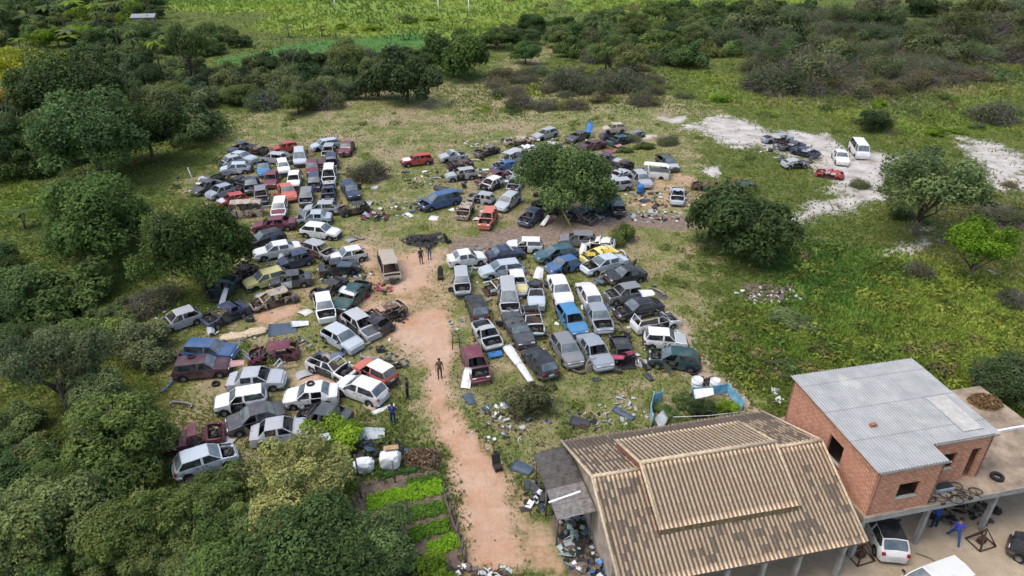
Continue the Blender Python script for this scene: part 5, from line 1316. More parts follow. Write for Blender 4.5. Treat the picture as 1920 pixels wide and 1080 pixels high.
person(765, 745, R(170), (.018, .024, .05), (.018, .022, .045), "person in dark navy clothes standing beside the red hatchback")
person(738, 793, R(-100), (.015, .045, .19), (.015, .03, .12), "person in bright blue overalls looking down, with pale shoes, near the lower grass", hold=None)
person(825, 708, R(-80), (.10, .085, .05), (.085, .07, .045), "person in olive brown clothes standing on the dirt track")
person(806, 487, R(-90), (.03, .03, .055), (.10, .17, .28), "person in a dark top and light jeans beside the ash pit")
person(790, 495, R(-60), (.05, .045, .045), (.04, .04, .035), "person in mottled dark clothes left of the jeans wearer at the ash pit")
person(1750, 990, R(100), (.02, .07, .33), (.02, .03, .08), "person in a blue shirt bending under the concrete deck", 'bend', hold=None)
person(1786, 1015, R(60), (.05, .07, .36), (.03, .08, .24), "person in blue and red work clothes striding below the deck edge", 'stride')

# ---------------------------------------------------------------- loose things in the yard
def colmat(name, c, r=.5, spec=.4, var=.25): return simple(name, c, r, 0, var, 5, spec)
M["whitep"] = colmat("white_painted_panel", (.64, .66, .67)); M["bluep"] = colmat("blue_painted_panel", (.035, .16, .42)); M["slatep"] = colmat("slate_panel", (.06, .085, .12)); M["yellowp"] = colmat("yellow_panel", (.62, .42, .05))
M["redp"] = colmat("magenta_panel", (.33, .05, .10)); M["silverp"] = colmat("silver_panel", (.38, .42, .44)); M["greenp"] = colmat("pale_green_panel", (.28, .40, .37)); M["darkp"] = colmat("dark_panel", (.04, .045, .052)); M["pinkp"] = colmat("pinkish_panel", (.42,.25,.24))
def panel(px, py, w_, d_, h, rz, mat, label, tilt=(0, 0), z=.12, cat="car panel", name="scrap_sheet", nose=.55):
    "a pressed sheet: domed, tapering to one end, with a folded lip"
    n = 7; vs = []; fs = []
    for i in range(n):
        t_ = i / (n - 1); half = w_ / 2 * (1 - (1 - nose) * t_ ** 2 * .6)
        for j in range(n):
            s_ = j / (n - 1) * 2 - 1; vs.append(((t_ - .5) * d_, s_ * half, h * (1 - s_ * s_) * (1 - .5 * t_) - .05 * (abs(s_) > .99)))
    for i in range(n - 1):
        for j in range(n - 1): a = i * n + j; fs.append((a, a + 1, a + n + 1, a + n))
    b = len(vs); vs2 = [(x, y, z_ - .025) for x, y, z_ in vs]; fs2 = [tuple(b + k for k in f[::-1]) for f in fs]
    rim = [i for i in range(n)] + [i * n + n - 1 for i in range(1, n)] + [(n - 1) * n + j for j in range(n - 2, -1, -1)] + [i * n for i in range(n - 2, 0, -1)]
    fs3 = [(rim[k], rim[(k + 1) % len(rim)], b + rim[(k + 1) % len(rim)], b + rim[k]) for k in range(len(rim))]
    p = at(px, py, z); o = MB().add(vs + vs2, fs + fs2 + fs3, 0, True).build(name, mat); o.location = (p.x, p.y, hz(p.x, p.y) + z); o.rotation_euler = (R(tilt[0]), R(tilt[1]), R(rz)); return tag(o, label, cat, "loose car panels")
PN = [
 (693,811,1.3,2.0,.3,5,'silverp',"crumpled pale bumper cover lying in the grass by the blue overalls person",(0,0),.15),
 (530,618,1.9,2.2,.1,15,'slatep',"large slate grey sheet on the ground behind the burgundy shell",(8,0),.1),
 (562,606,.9,1.4,.12,20,'whitep',"whitish sheet resting on the corner of the large slate sheet",(0,8),.25),
 (927,659,1.3,1.1,.1,10,'bluep',"blue panel with pale scratches beside the burgundy hatchback",(0,0),.25),
 (875,708,.7,1.5,.08,80,'whitep',"white and blue panel leaning on the burgundy hatchback",(0,-45),.6),
 (962,665,.8,2.0,.12,-62,'whitep',"white roof half lying between the burgundy and black front cars, upper piece",(0,12),.5),
 (985,698,.6,1.9,.1,-62,'whitep',"white broken sill piece nearest the camera left of the black green hatchback",(0,14),.4),
 (881,748,.8,1.2,.05,-70,'slatep',"small slate sheet nearest the track below the burgundy hatchback",(0,0),.05),
 (955,742,.8,1.1,.05,10,'slatep',"pair forming slate sheet in the grass, upper one",(0,0),.08),
 (952,758,.8,1.1,.05,16,'silverp',"paler slate sheet just below the upper grass sheet",(0,0),.08),
 (913,764,.6,.7,.05,40,'slatep',"tiny slate scrap between the track and the two grass sheets",(0,0),.05),
 (980,877,1.0,1.3,.12,-30,'slatep',"dark blue bonnet lying left of the lean-to",(0,0),.08),
 (1088,790,1.0,1.3,.1,-20,'darkp',"dark sheet among leaves behind the tiled roof",(0,0),.1),
 (1170,775,.6,1.6,.1,-45,'slatep',"long grey scrap behind the tiled roof, left of the blue fence",(0,0),.1),
 (1217,705,.5,.9,.1,-70,'darkp',"dark folded scrap below the dark green hatchback",(0,0),.1),
 (1118,710,.4,.5,.1,0,'darkp',"small dark cushion like scrap below the faded sedan",(0,0),.1),
 (1212,548,1.2,1.2,.12,10,'whitep',"white bonnet resting on the black sedan with the hoop",(0,0),1.45),
 (945,513,.1,.1,.02,0,'whitep',"",(0,0),.1),
 (1010,512,.9,1.2,.25,70,'whitep',"white crumpled bag shape standing between silver and blue hatchbacks",(0,-50),.5),
 (1093,468,.7,1.2,.25,75,'whitep',"white arched fender standing behind the yellow wreck",(0,-40),.6),
 (1105,476,.8,1.1,.2,20,'yellowp',"yellow panel on the white cut nose",(0,10),1.1),
 (1140,470,.7,1.3,.2,15,'yellowp',"bright yellow bonnet at the right end of the yellow wreck",(0,6),1.2),
 (1125,527,.7,1.0,.2,-40,'slatep',"blue grey fender left of the black sedan with pale windscreen",(0,0),.4),
 (1180,660,.5,1.4,.15,50,'redp',"magenta strip lying over the black wreck in the front row",(0,20),.9),
 (1160,668,.6,1.1,.15,-35,'redp',"magenta bonnet piece beside the magenta strip",(0,-20),.8),
 (950,660,.3,.3,.05,0,'whitep',"",(0,0),.1),
 (1105,238,1.1,1.6,.1,70,'bluep',"bright blue panel standing on top of the heap",(0,-60),1.6),
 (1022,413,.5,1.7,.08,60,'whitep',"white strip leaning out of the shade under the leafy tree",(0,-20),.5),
 (1200,355,.2,.2,.05,0,'bluep',"",(0,0),.1),
 (1018,283,1.0,2.2,.1,15,'bluep',"blue tarpaulin like panel on the flat blue wreck",(0,0),.8),
 (1034,268,.9,1.2,.3,0,'whitep',"small white lump below the silver hatchback at the top",(0,0),.3),
 (1142,283,1.2,1.6,.15,10,'redp',"red broken panel on the bare soil right of the leafy tree",(0,0),.2),
 (1158,272,.9,1.2,.1,40,'pinkp',"pink grey panel next to the red broken panel",(0,0),.3),
 (870,340,.3,.3,.05,0,'whitep',"",(0,0),.1),
 (845,358,1.0,3.0,.25,5,'slatep',"long dark sheet lying behind the blue minivan",(0,0),.4),
 (828,352,1.0,1.8,.25,-12,'darkp',"dark crumpled sheet at the left end of the long dark sheet",(0,0),.3),
 (877,309,.9,1.5,.2,60,'pinkp',"dull pink bonnet piece below the white pickup",(0,0),.5),
 (1375,352,.5,2.6,.1,-55,'silverp',"pale strip standing at the left of the brown engine heap",(0,-12),.6),
 (1395,345,1.2,1.8,.4,0,'slatep',"dark blue domed cover over the brown engine heap",(0,0),.9),
 (525,484,.6,1.2,.1,75,'silverp',"silver door leaning against the black blue hatchback",(0,-50),.6),
 (647,494,1.2,1.3,.1,-10,'slatep',"grey blue bonnet lying across the black sedan",(0,0),1.4),
 (655,545,1.1,1.5,.15,-20,'whitep',"white bonnet lying on the dark green sedan",(0,10),1.2),
 (418,558,.6,1.8,.08,70,'silverp',"pale sheet standing at the edge of the overhanging mango",(0,-50),.9),
 (395,620,.6,1.1,.3,-65,'silverp',"silver fender beside the navy wreck",(0,0),.3),
 (718,765,.4,1.7,.05,35,'whitep',"white strip on bare soil near the blue tailed hatchback",(0,0),.06),
 (598,822,.9,1.3,.1,30,'silverp',"torn pale sheet caught in the bright bush",(0,0),1.6),
 (445,680,.8,1.0,.12,10,'pinkp',"beige cloth like panel on the purple black estate bonnet",(0,0),1.0),
 (1240,785,1.1,.9,.03,12,'silverp',"light grey board standing at the near corner of the blue fenced plot",(0,-60),.7),
 (1320,735,1.0,1.3,.25,-10,'whitep',"white sheet hung over the blue fence",(0,-20),1.1),
 (910,318,.5,.9,.1,10,'whitep',"white bit in the dry grass below the grey crushed wreck",(0,0),.15),
 (700,352,.9,.9,.2,20,'silverp',"pale scrap right of the navy estate car",(0,0),.1),
 (1210,375,.9,1.2,.1,25,'darkp',"black scrap on bare ground below the blue barrel",(0,0),.1),
 (1225,395,1.0,1.1,.1,-25,'silverp',"grey sheet in the rubbish left of the very dark tree",(0,0),.1),
 (1300,830,.1,.1,.02,0,'whitep',"",(0,0),.1),
]
for q in PN:
    if q[7]: panel(*q[:6], M[q[6]], q[7], q[8], q[9])
# barrels, seats, tyres, posts, bags
def barrel(px, py, mat, label, h=.9, r=.29):
    p = at(px, py, 0); m = MB().lathe([(0, 0), (r, 0), (r, h * .3), (r * 1.05, h * .33), (r, h * .36), (r, h * .64), (r * 1.05, h * .67), (r, h * .7), (r, h), (r * .92, h), (r * .92, h - .04), (0, h - .04)], 16, closed=False)
    return top_thing("barrel", m, mat, (p.x, p.y, hz(p.x, p.y)), 0, label, "barrel")
barrel(1200, 362, M["bluep"], "blue plastic barrel in front of the silver white hatchback", 1.1, .4)
barrel(1306, 724, M["white"], "rounded white drum behind the blue fenced plot", .7, .4)
barrel(1339, 726, M["white"], "squarish white drum right of the rounded white drum", .7, .35)
def carseat(px, py, rz, label):
    p = at(px, py, 0); m = MB().box(-.27, .27, -.26, .26, .1, .32, b=.06).box(0, .16, -.25, .25, 0, .75, 0, M=Matrix.Translation((-.27, 0, .25)) @ Matrix.Rotation(R(-12), 4, 'Y'), b=.05).box(.02, .12, -.12, .12, .75, .93, M=Matrix.Translation((-.27, 0, .25)) @ Matrix.Rotation(R(-12), 4, 'Y'), b=.03)
    m.box(-.3, .3, -.2, -.16, 0, .1).box(-.3, .3, .16, .2, 0, .1)
    return top_thing("discarded_chair", m, M["cabin"], (p.x, p.y, hz(p.x, p.y)), R(rz), label, "car seat")  # a car seat taken out of a wreck, standing loose
carseat(826, 524, -90, "black car seat standing on the dirt left of the open silver car"); carseat(933, 880, -70, "black boxy seat lying at the edge of the dirt track"); carseat(840, 455, 40, "dark seat beside the ash pit")
for px, py, lb in [(283,700,"old tyre in grass left of the purple black estate"),(405,722,"tyre lying left of the grey silver sedan"),(740,690,"black tyre beside the red hatchback"),(747,688,"second tyre touching the one beside the red hatchback"),(846,545,"small tyre left of the silver boxy car"),(1160,410,"tyre on mud right of the leafy tree"),(920,470,"tyre behind the clean white sedan"),(1300,700,"tyre at the worn path right of the dark green hatchback"),(1232,385,"tyre in the rubbish on bare ground")]:
    p = at(px, py, 0); tyre_obj((p.x, p.y, hz(p.x, p.y) + .1), .29, lb, (R(4), R(5)), "loose tyres")
p = at(582, 719, 1.45); tyre_obj(p, .28, "tyre resting on the roof of the white sedan", (0, 0), "loose tyres", .07)
p = at(1229, 563, 1.1); tyre_obj(p, .3, "thin hoop tyre on the boot of the black sedan", (0, 0), "loose tyres", .04)
p = at(358, 668, 1.5); tyre_obj(p, .28, "wheel ring on the roof of the purple black estate", (0, 0), "loose tyres", .05)
p = at(1015, 925, 0); tyre_obj((p.x, p.y, .12), .3, "black tyre in the junk left of the lean-to, upper", (R(15), 0), "loose tyres"); 
p = at(1022, 938, 0); tyre_obj((p.x, p.y, .25), .3, "black tyre stacked in the junk left of the lean-to, lower", (R(-10), R(8)), "loose tyres")
p = at(855, 648, .3); top_thing("goalpost_frame", MB().tube([(-.3, 0, 0), (-.2, 0, 1.3), (.25, 0, 1.3), (.3, 0, 0)], .04, 6).tube([(-.25, 0, .6), (.28, 0, .6)], .04, 6), M["rust"], (p.x, p.y, hz(p.x, p.y)), .3, "thin rusty frame standing by the track above the burgundy hatchback", "frame")
p = at(1062, 408, .8); top_thing("yellow_pole", MB().tube([(-.5, .6, 1.6), (.5, -.8, 0)], .06, 6), M["yellowp"], (p.x, p.y, hz(p.x, p.y)), 0, "yellow pole leaning against the trunk of the leafy tree", "pole")
p = at(1055, 300, .8)
for px, py, h, lb in [(366, 350, 1.9, "pale stick standing in grass left of the upper left car block")]:
    p = at(px, py, 0); top_thing("stick", MB().tube([(0, 0, 0), (-.35, 0, h * 1.3)], .05, 5), M["white"], (p.x, p.y, hz(p.x, p.y)), 0, lb, "stick")
p = at(629, 22, 0); 
for px, py, lb in [(629, 22, "pale trunk like pole at the top border beside the bright field"), (822, 18, "thin far pole in the field, left one"), (879, 20, "thin far pole in the field, right one")]:
    p = at(px, py, 0); top_thing("pole", MB().tube([(0, 0, 0), (0, 0, 4.5)], .16, 6), M["white"], (p.x, p.y, hz(p.x, p.y)), 0, lb, "pole")
p = at(1840, 495, 0)
# distant roof
fr = at(272, 38, 3); fh = empty("distant_shed", (fr.x, fr.y, hz(fr.x, fr.y)), R(10), "small far shed with a pale metal roof among the plantation trees", "shed")
fh.scale = (.6, .6, .8); MB().box(-4.2, 4.2, -2.5, 2.5, 0, 2.6).build("wall", M["plaster"], fh); slab_between((-5, -3.2, 2.7), (5, -3.2, 2.7), (5, .3, 3.6), (-5, .3, 3.6), .08, simple("pale_metal_roof", (.26, .29, .32), .6), "roof", fh); slab_between((-5, .3, 3.6), (5, .3, 3.6), (5, 3.2, 2.7), (-5, 3.2, 2.7), .08, M["silverp"], "rear_roof", fh)
# junk heaps (uncountable scraps)
def litter(px, py, rx, ry, n, label, seed, big=.35, h=.35, mats=("engine", "dark", "rust", "whitep", "silverp", "slatep"), name="scrap_litter"):
    rs = random.Random(seed); m = MB(); c = at(px, py, 0)
    for i in range(n):
        a = rs.uniform(0, 6.28); r = rs.random() ** .6; x = math.cos(a) * rx * r; y = math.sin(a) * ry * r; s = big * rs.uniform(.25, 1)
        Mx = Matrix.Translation((x, y, rs.uniform(0, h) * (1 - r) + .03)) @ Matrix.Rotation(rs.uniform(0, 6.28), 4, 'Z') @ Matrix.Rotation(rs.uniform(-.7, .7), 4, 'X') @ Matrix.Rotation(rs.uniform(-.6, .6), 4, 'Y')
        k = rs.random(); mi = rs.randrange(len(mats))
        if k < .4: m.box(-s, s, -s * .6, s * .6, -.015, .015, mi, Mx)
        elif k < .7: m.box(-s * .5, s * .5, -s * .4, s * .4, 0, s * .5, mi, Mx, b=s * .08)
        elif k < .85: m.tube([(-s, 0, 0), (0, s * .2, .05), (s, 0, .02)], .03, 5, mi, Mx)
        else: m.lathe([(s * .3, -.04), (s * .5, -.04), (s * .5, .04), (s * .3, .04)], 10, mi, Mx)
    o = m.build(name, [M[k] for k in mats]); o.location = (c.x, c.y, hz(c.x, c.y)); return tag(o, label, "scrap", kind="stuff")
LT = [(795,452,2.3,1.3,80,"charred bits in the black ash pit",.3,.3,("dark","cabin","engine")),
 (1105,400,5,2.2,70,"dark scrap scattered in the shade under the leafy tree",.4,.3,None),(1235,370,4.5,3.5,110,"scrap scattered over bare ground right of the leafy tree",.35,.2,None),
 (1225,405,3.5,2.0,70,"grey rubbish above the muddy track",.35,.3,("silverp","whitep","dark","silverp")),(1385,350,2.6,2.2,90,"brown engine parts and scrap beside the burnt sedan",.45,.8,("rust","rust","engine","redwall")),
 (1000,270,12,3,110,"small scrap pieces strewn between the topmost wrecks",.45,.3,None),(880,335,8,4,90,"small scrap pieces among wrecks of the upper middle heap",.4,.3,None),(820,385,5,1.6,60,"scrap pieces left of the blue minivan",.35,.2,None),(735,390,7,2.5,70,"scrap scattered between the left block and the blue minivan",.35,.2,None),
 (700,408,1.6,1.6,45,"red and black engine parts below the navy estate",.45,.6,("redp","dark","engine","silverp")),(640,515,3.5,1.6,60,"scrap pieces around the flattened black wreck",.35,.3,None),(700,545,1.8,1.4,50,"reddish engine parts right of the dark green sedan",.35,.4,("redp","rust","engine")),
 (735,600,1.3,1.3,30,"parts heap beside the crushed beige wreck",.35,.4,("rust","engine","dark")),(450,520,3,2,60,"engine blocks between the mango tree and yellow hatchback",.4,.5,("engine","dark","rust")),(500,345,14,5,120,"small scrap between the rows of the upper left block",.35,.15,None),
 (560,640,9,5,90,"small scrap strewn on the soil left of the track",.25,.1,None),(1010,560,11,8,170,"small scrap strewn between the columns of the right block",.28,.15,None),(1120,640,9,3,90,"small scrap strewn in the front row of the right block",.25,.12,None),
 (730,680,1.5,1.2,25,"scrap beside the red hatchback",.3,.3,None),(940,800,2.0,2.4,70,"rubbish patch in grass right of the track",.25,.2,("whitep","engine","rust","silverp")),(1010,940,.9,1.5,40,"junk beside the lean-to",.35,.5,("dark","engine","slatep","whitep")),
 (1085,1000,1.2,2.6,110,"pile of junk along the left wall of the tiled house",.4,.7,("dark","engine","slatep","silverp","greenp","cabin")),(1110,1065,.9,1.0,50,"blue white and dark junk at the bottom beside the tiled house",.35,.8,("darkp","whitep","bluep","wood")),
 (1320,718,1.3,.8,40,"dark rubbish between the white drums",.3,.4,("cabin","rust","engine")),(1462,745,.7,.8,14,"green and white plastic bags beside the brick wall",.35,.4,("whitep","greenp","silverp")),(1445,555,3,1.6,90,"pale rubble under the very dark tree",.3,.3,("plaster","wood","rust","whitep")),
 (1790,955,2.4,1.2,70,"dark machine parts stored under the deck",.4,.8,("dark","engine","cabin")),(1085,790,2.2,1.2,40,"rubbish in the leaves behind the tiled roof",.25,.2,None),(1170,770,2,1.5,40,"pale debris behind the tiled roof",.25,.1,("silverp","plaster")),
 (900,1075,1.6,.6,40,"twigs and rubbish on the track at the bottom",.3,.2,("wood","whitep","rust")),(340,600,4,2,50,"scrap around the stripped silver shell",.3,.2,None),(700,848,2.4,1.1,80,"dark scrap piled behind the white bags",.4,.6,("dark","engine","cabin","slatep")),(1480,280,9,3,60,"parts scattered around the wrecks on the sand",.3,.1,None),
 (1385,735,3,6,40,"small litter along the worn path",.12,.03,("whitep","rust"))]
for i, (px, py, rx, ry, n, lb, b_, h_, ms) in enumerate(LT): litter(px, py, rx, ry, n, lb, i + 5, b_, h_, ms or ("engine", "dark", "rust", "whitep", "silverp", "slatep"))
# engine frames beside the pillars
for px, py, lb in [(1612,1045,"rusty engine crane frame at the front corner of the tiled house"), (1838,1018,"rusty towing frame at the foot of the right pillar")]:
    p = at(px, py, 0); top_thing("steel_frame", MB().tube([(-.6, -.4, .06), (.5, -.5, .06), (.6, .4, .06), (-.5, .5, .06), (-.6, -.4, .06)], .045, 6).tube([(-.6, -.4, .06), (0, 0, 1.1), (.6, .4, .06)], .045, 6).tube([(.5, -.5, .06), (0, 0, 1.1), (-.5, .5, .06)], .045, 6).box(-.2, .2, -.15, .15, .06, .4, b=.03), M["rust"], (p.x, p.y, 0), .4, lb, "steel frame")
p = at(1735, 1045, 0); top_thing("hook_rod", MB().tube([(-.4, .25, .04), (.2, -.1, .04), (.35, -.3, .04), (.2, -.4, .04)], .035, 6), M["wood"], (p.x, p.y, 0.0), 0, "curved brown rod on the yard floor near the shiny white hatchback", "rod")
# white bags
def sack(px, py, w_, d_, h, rz, label, mat="white"):
    p = at(px, py, 0); bm = bmesh.new(); bmesh.ops.create_icosphere(bm, subdivisions=4, radius=1)
    for v in bm.verts:
        c = v.co; q = [math.copysign(abs(t_) ** .72, t_) for t_ in c]; nn = mnoise.noise(Vector(c) * 2.2 + Vector((px, 0, 0))) * .16 + mnoise.noise(Vector(c) * 6 + Vector((px, 0, 0))) * .06
        v.co = Vector((q[0] * w_ / 2 * (1 + nn), q[1] * d_ / 2 * (1 + nn), (q[2] * .5 + .5) * h * (1 + nn)))
    for f in bm.faces: f.smooth = True
    me = D.meshes.new("sack"); bm.to_mesh(me); bm.free(); me.materials.append(M[mat]); o = link("scrap_sack", me); o.location = (p.x, p.y, hz(p.x, p.y) - .05); o.rotation_euler = (0, 0, R(rz)); return tag(o, label, "sack")
sack(684, 882, 1.2, .9, .95, 12, "big white sack left of the taller one, beside the vegetable plot"); sack(733, 875, 1.25, 1.0, 1.3, 5, "taller white sack topped with cardboard beside the vegetable plot")
p = at(733, 840, 1.3); top_thing("cardboard_sheet", MB().box(-.45, .45, -.2, .2, 0, .04, b=.01), simple("cardboard", (.38, .25, .14), .9), (p.x, p.y, 1.32), .2, "brown cardboard sheet on top of the taller white sack", "cardboard")
sack(440, 633, 2.2, 1.0, .35, 12, "long mound of yellowish sand behind the blue estate car", "cream"); sack(480, 625, 1.8, 1.0, .4, 20, "second yellowish sand mound next to the slate sheet", "cream"); sack(305, 676, 1.2, .8, .35, 0, "grey boulder left of the blue estate car", "concrete"); sack(14, 838, 1.3, 1.0, .6, 0, "pale grey boulder at the left border", "concrete")
leafpile("brush_heap", at(790, 862, 0), (1.3, .9), 1500, (.17, .12, .085), "round heap of dry brushwood beside the white sacks", "brush heap", 9, .55, .12)

# ---- vegetable plot
BD = [(([690, 945], [828, 912]), 1.1, (.16, .30, .02), "bright green lettuce row across the vegetable plot"), (([765, 905], [825, 893]), .35, (.06, .13, .02), "short dark green herb row at the top of the vegetable plot"),
      (([725, 975], [838, 950]), .9, (.08, .16, .025), "dark green crop row below the lettuce row"), (([770, 1005], [842, 985]), .9, (.10, .20, .022), "mid green crop row, third in the vegetable plot"), (([805, 1035], [860, 1010]), .9, (.15, .29, .02), "bright green lettuce patch at the lower end of the plot"),
      (([705, 893], [790, 880]), .3, (.05, .11, .035), "sparse grey green seedlings under the white sacks")]
for i, ((a, b), wd, col, lb) in enumerate(BD):
    p0, p1 = at(*a), at(*b); rs = np.random.RandomState(i); L = (p1 - p0).length; n = int(L * 13 * max(1, wd / .35)) ; d = (p1 - p0).normalized(); nrm = Vector((-d.y, d.x, 0)); P = []; N = []
    for k in range(n):
        c = p0 + d * rs.uniform(0, L) + nrm * rs.uniform(-wd / 2, wd / 2)
        dd_ = unit(rs, 34, .1); P.append(np.array(c)[None] + dd_ * rs.uniform(.08, .22, (34, 1)) + [0, 0, .04]); N.append(dd_ + unit(rs, 34) * .5 + [0, 0, .4])
    P = np.concatenate(P); N = np.concatenate(N); N /= np.linalg.norm(N, axis=1)[:, None]; V, Fq, tt = leaf_quads(rs, P, N, .075, np.clip(rs.normal(.55, .2, len(P)), 0, 1))
    o = link("vegetable_row", np_mesh("vegetable_row", V, Fq, M["leaf"], {"tone": tt, "hue": np.zeros(len(V))})); o.color = (*col, 1); tag(o, lb, "vegetables", kind="stuff")
gf = empty("garden_fence", at(850, 980), 0, "weathered board fence on posts between vegetable plot and dirt track", "fence")
gl = Vector(gf.location)
def bar_(a, b, h, th_, mat, nm, par, z=0):
    d = (b - a); L = d.length; m = MB().box(0, L, -th_ / 2, th_ / 2, 0, h); o = m.build(nm, mat, par); o.location = a - (Vector(par.location) if par else Vector()) + Vector((0, 0, z)); o.rotation_euler = (0, 0, math.atan2(d.y, d.x)); return o
fp = [at(*q) for q in ((815, 880), (833, 935), (845, 975), (858, 1010), (868, 1040), (872, 1056))]
for a, b in zip(fp[:-1], fp[1:]):
    if a is not fp[0]: bar_(a + (b - a) * .03, b - (b - a) * .03, .45, .04, M["wood"], "board", gf, .05)
for q in fp: MB().tube([(0, 0, 0), (.03, 0, 1.2)], .05, 6).build("post", M["wood"], gf).location = q - gl
for k, q in enumerate(((672, 893), (678, 935), (741, 905))):
    p = at(*q); top_thing("garden_post", MB().tube([(0, 0, 0), (-.05, .02, 1.7)], .05, 6), M["wood"], (p.x, p.y, 0), 0, ["leaning grey post left of the smaller white sack", "leaning grey post at the lower left corner of the bare bed", "thin post in front of the taller white sack"][k], "post")
# ---- blue fenced plot
bf = empty("blue_fence", at(1300, 770), 0, "low fence of patchy light blue sheets round the leafy plot", "fence"); M["bluef"] = simple("light_blue_sheet", (.20, .47, .68), .6, 0, .45, 1.8)
fpts = [at(*q) for q in ((1222, 800), (1219, 777), (1224, 757), (1240, 752), (1295, 745), (1330, 743), (1362, 737), (1392, 770))]
for i, (a, b) in enumerate(zip(fpts[:-1], fpts[1:])):
    if i == 3: continue
    bar_(a + (b - a) * .01, b - (b - a) * .01, .8, .03, M["bluef"], "sheet", bf, .05)
for q in fpts: MB().tube([(0, 0, 0), (0, 0, 1.1)], .045, 6).build("post", M["greenp"], bf).location = q - Vector(bf.location)
for px, py, r, col, lb in [(1258,770,.95,'mid',"dense leafy plant at the left end of the blue fenced plot"),(1285,750,.8,'mid',"leafy plant behind the grey board in the blue fenced plot"),(1310,768,.95,'dark',"dark leafy plant in the middle of the blue fenced plot"),(1335,762,.7,'mid',"smaller leafy plant right of the middle of the blue fenced plot"),(1362,760,.75,'bright',"pale yellow green plant at the right end of the blue fenced plot"),(1275,785,.8,'mid',"low leafy plant nearest the tiled roof in the blue fenced plot")]:
    p = at(px, py, .4); tree(p.x, p.y, r, 'bush', col, lb, "plant", None, "leafy_plant", .9, 0)
p1, p2 = at(1262, 782, 1.2), at(1395, 772, 1.2)
top_thing("wire", MB().tube([(0, 0, 0), tuple((p2 - p1) * .5 + Vector((0, 0, -.1))), tuple(p2 - p1)], .018, 5), M["white"], p1, 0, "pale wire stretched along the near side of the blue fenced plot", "wire")

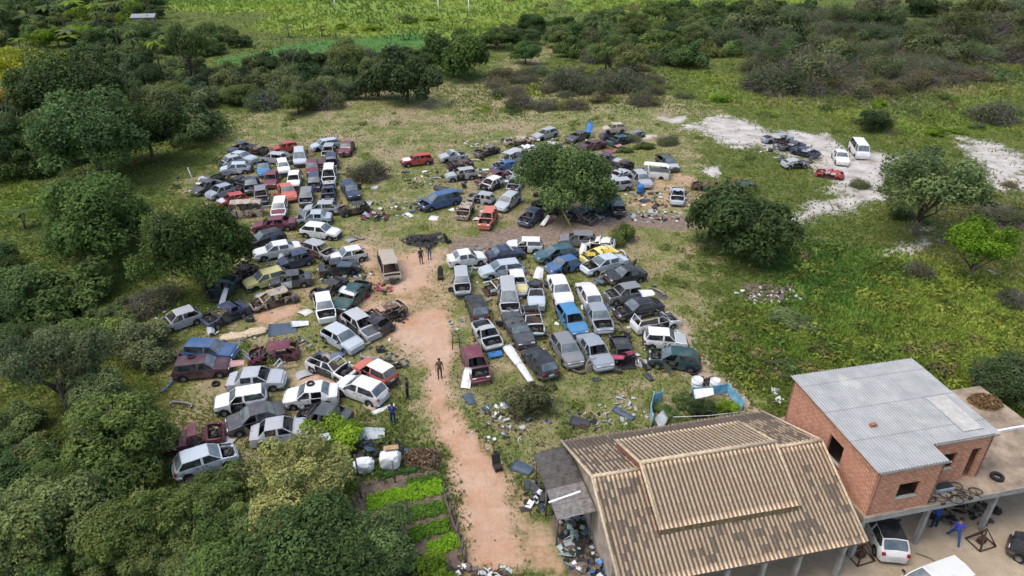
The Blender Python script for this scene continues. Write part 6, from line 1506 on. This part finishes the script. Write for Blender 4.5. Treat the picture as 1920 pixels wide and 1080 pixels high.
# ---------------------------------------------------------------- parts thrown down between the rows
def part_meshes():
    out = {}
    d = MB(); d.box(-.5, .55, -.03, .03, 0, .6, 0, b=.02); d.box(-.45, -.38, -.02, .02, .6, .98).box(-.38, .38, -.02, .02, .94, .99).add([(.38, -.02, .99), (.38, .02, .99), (.55, .02, .6), (.55, -.02, .6), (.48, -.02, .6), (.48, .02, .6), (.33, .02, .94), (.33, -.02, .94)], [(0, 1, 2, 3), (4, 5, 6, 7), (0, 3, 4, 7), (1, 6, 5, 2)])
    out['door'] = d.mesh("discarded_door", M["paint"])
    n = 8; vs = []; fs = []
    for i in range(n):
        for j in range(n):
            s_ = j / (n - 1) * 2 - 1; t_ = i / (n - 1); vs.append(((t_ - .5) * .95, s_ * (.62 - .10 * t_ * t_), .09 * (1 - s_ * s_) - .05 * (abs(s_) > .99) - .06 * t_ ** 3))
    for i in range(n - 1):
        for j in range(n - 1): a = i * n + j; fs.append((a, a + 1, a + n + 1, a + n))
    b = len(vs); vs += [(x, y, z - .02) for x, y, z in vs]; fs += [tuple(b + k for k in f[::-1]) for f in fs[:]]
    out['bonnet'] = MB().add(vs, fs, 0, True).mesh("discarded_bonnet", M["paint"])
    pts = [(-.35, -.78), (-.05, -.70), (.05, -.4), (.07, 0), (.05, .4), (-.05, .70), (-.35, .78)]; vs = []; fs = []
    for x, y in pts: vs += [(x, y, 0), (x + .03, y * 1.01, .1), (x + .02, y, .22), (x - .05, y * .93, .22), (x - .05, y * .93, 0)]
    for i in range(6):
        for q in range(5): fs.append((i * 5 + q, i * 5 + (q + 1) % 5, i * 5 + 5 + (q + 1) % 5, i * 5 + 5 + q))
    out['bumper'] = MB().add(vs, fs, 0, True).mesh("discarded_bumper", M["paint"])
    e = MB().box(-.3, .28, -.22, .2, 0, .36, b=.05).tube([(-.2, -.2, .4), (.1, .1, .45), (.2, .3, .3)], .05, 6).lathe([(.02, 0), (.14, 0), (.14, .07), (.02, .07)], 12, 0, Matrix.Translation((.3, 0, .2)) @ Matrix.Rotation(R(90), 4, 'Y')).tube([(-.3, .1, .1), (-.55, .15, .12)], .05, 6)
    out['engine'] = e.mesh("discarded_engine", M["engine"])
    s = MB().box(-.25, .25, -.25, .25, .02, .2, b=.06).box(0, .15, -.24, .24, 0, .68, M=Matrix.Translation((-.25, 0, .12)) @ Matrix.Rotation(R(-25), 4, 'Y'), b=.05)
    out['seat'] = s.mesh("discarded_seat", M["seat"]); return out
PM = part_meshes()
AREAS = [("the upper left block", 22, [(370,340),(430,270),(690,255),(700,400),(600,420),(480,400)]), ("the rows left of the dirt track", 34, [(300,600),(450,480),(700,420),(740,600),(750,760),(430,840),(320,800)]),
         ("the upper middle heap", 40, [(740,300),(960,240),(1200,230),(1290,330),(1250,400),(900,430),(760,400)]), ("the right block", 40, [(850,470),(1060,430),(1200,470),(1330,680),(1000,720),(870,700)]), ("the white sand patch", 8, [(1420,255),(1500,262),(1540,300),(1500,325),(1450,300)])]
CP = np.array([(a, b) for a, b, _ in CPOS]); _r = random.Random(31)
for nm, cnt, poly in AREAS:
    W = wp(poly); x0, x1 = min(p[0] for p in poly), max(p[0] for p in poly); y0, y1 = min(p[1] for p in poly), max(p[1] for p in poly); k = 0; t_ = 0
    while k < cnt and t_ < 4000:
        t_ += 1; px, py = _r.uniform(x0, x1), _r.uniform(y0, y1)
        if poly_sd(np.array([px]), np.array([py]), poly)[0] < 0: continue
        x, y = atn(px, py); dm = np.min(np.hypot(CP[:, 0] - x, CP[:, 1] - y))
        if dm < 1.55 or dm > 4: continue
        kind = _r.choice(['door', 'door', 'bonnet', 'bumper', 'engine', 'seat', 'bumper']); k += 1
        o = link({"seat": "discarded_armchair", "door": "scrap_car_side"}.get(kind, "discarded_" + kind), PM[kind]); o.location = (x, y, hz(x, y) + .06); flat = kind == 'door' and _r.random() < .6  # seat pieces are loose car seats, door pieces are loose car doors
        o.rotation_euler = (R(90 + _r.uniform(-8, 8)) if flat else _r.uniform(-.12, .12), _r.uniform(-.15, .15), _r.uniform(0, 6.28)); c = PAL[_r.choice('WWSSLGKKDNMTBPF')]; o.color = (*c, .35)
        ds = {'door': 'loose car door', 'bonnet': 'loose bonnet panel', 'bumper': 'torn off bumper', 'engine': 'bare engine block', 'seat': 'discarded car seat'}[kind]
        tag(o, ds + " lying between the wrecks of " + nm, "car part", ds + "s in " + nm, "thing")
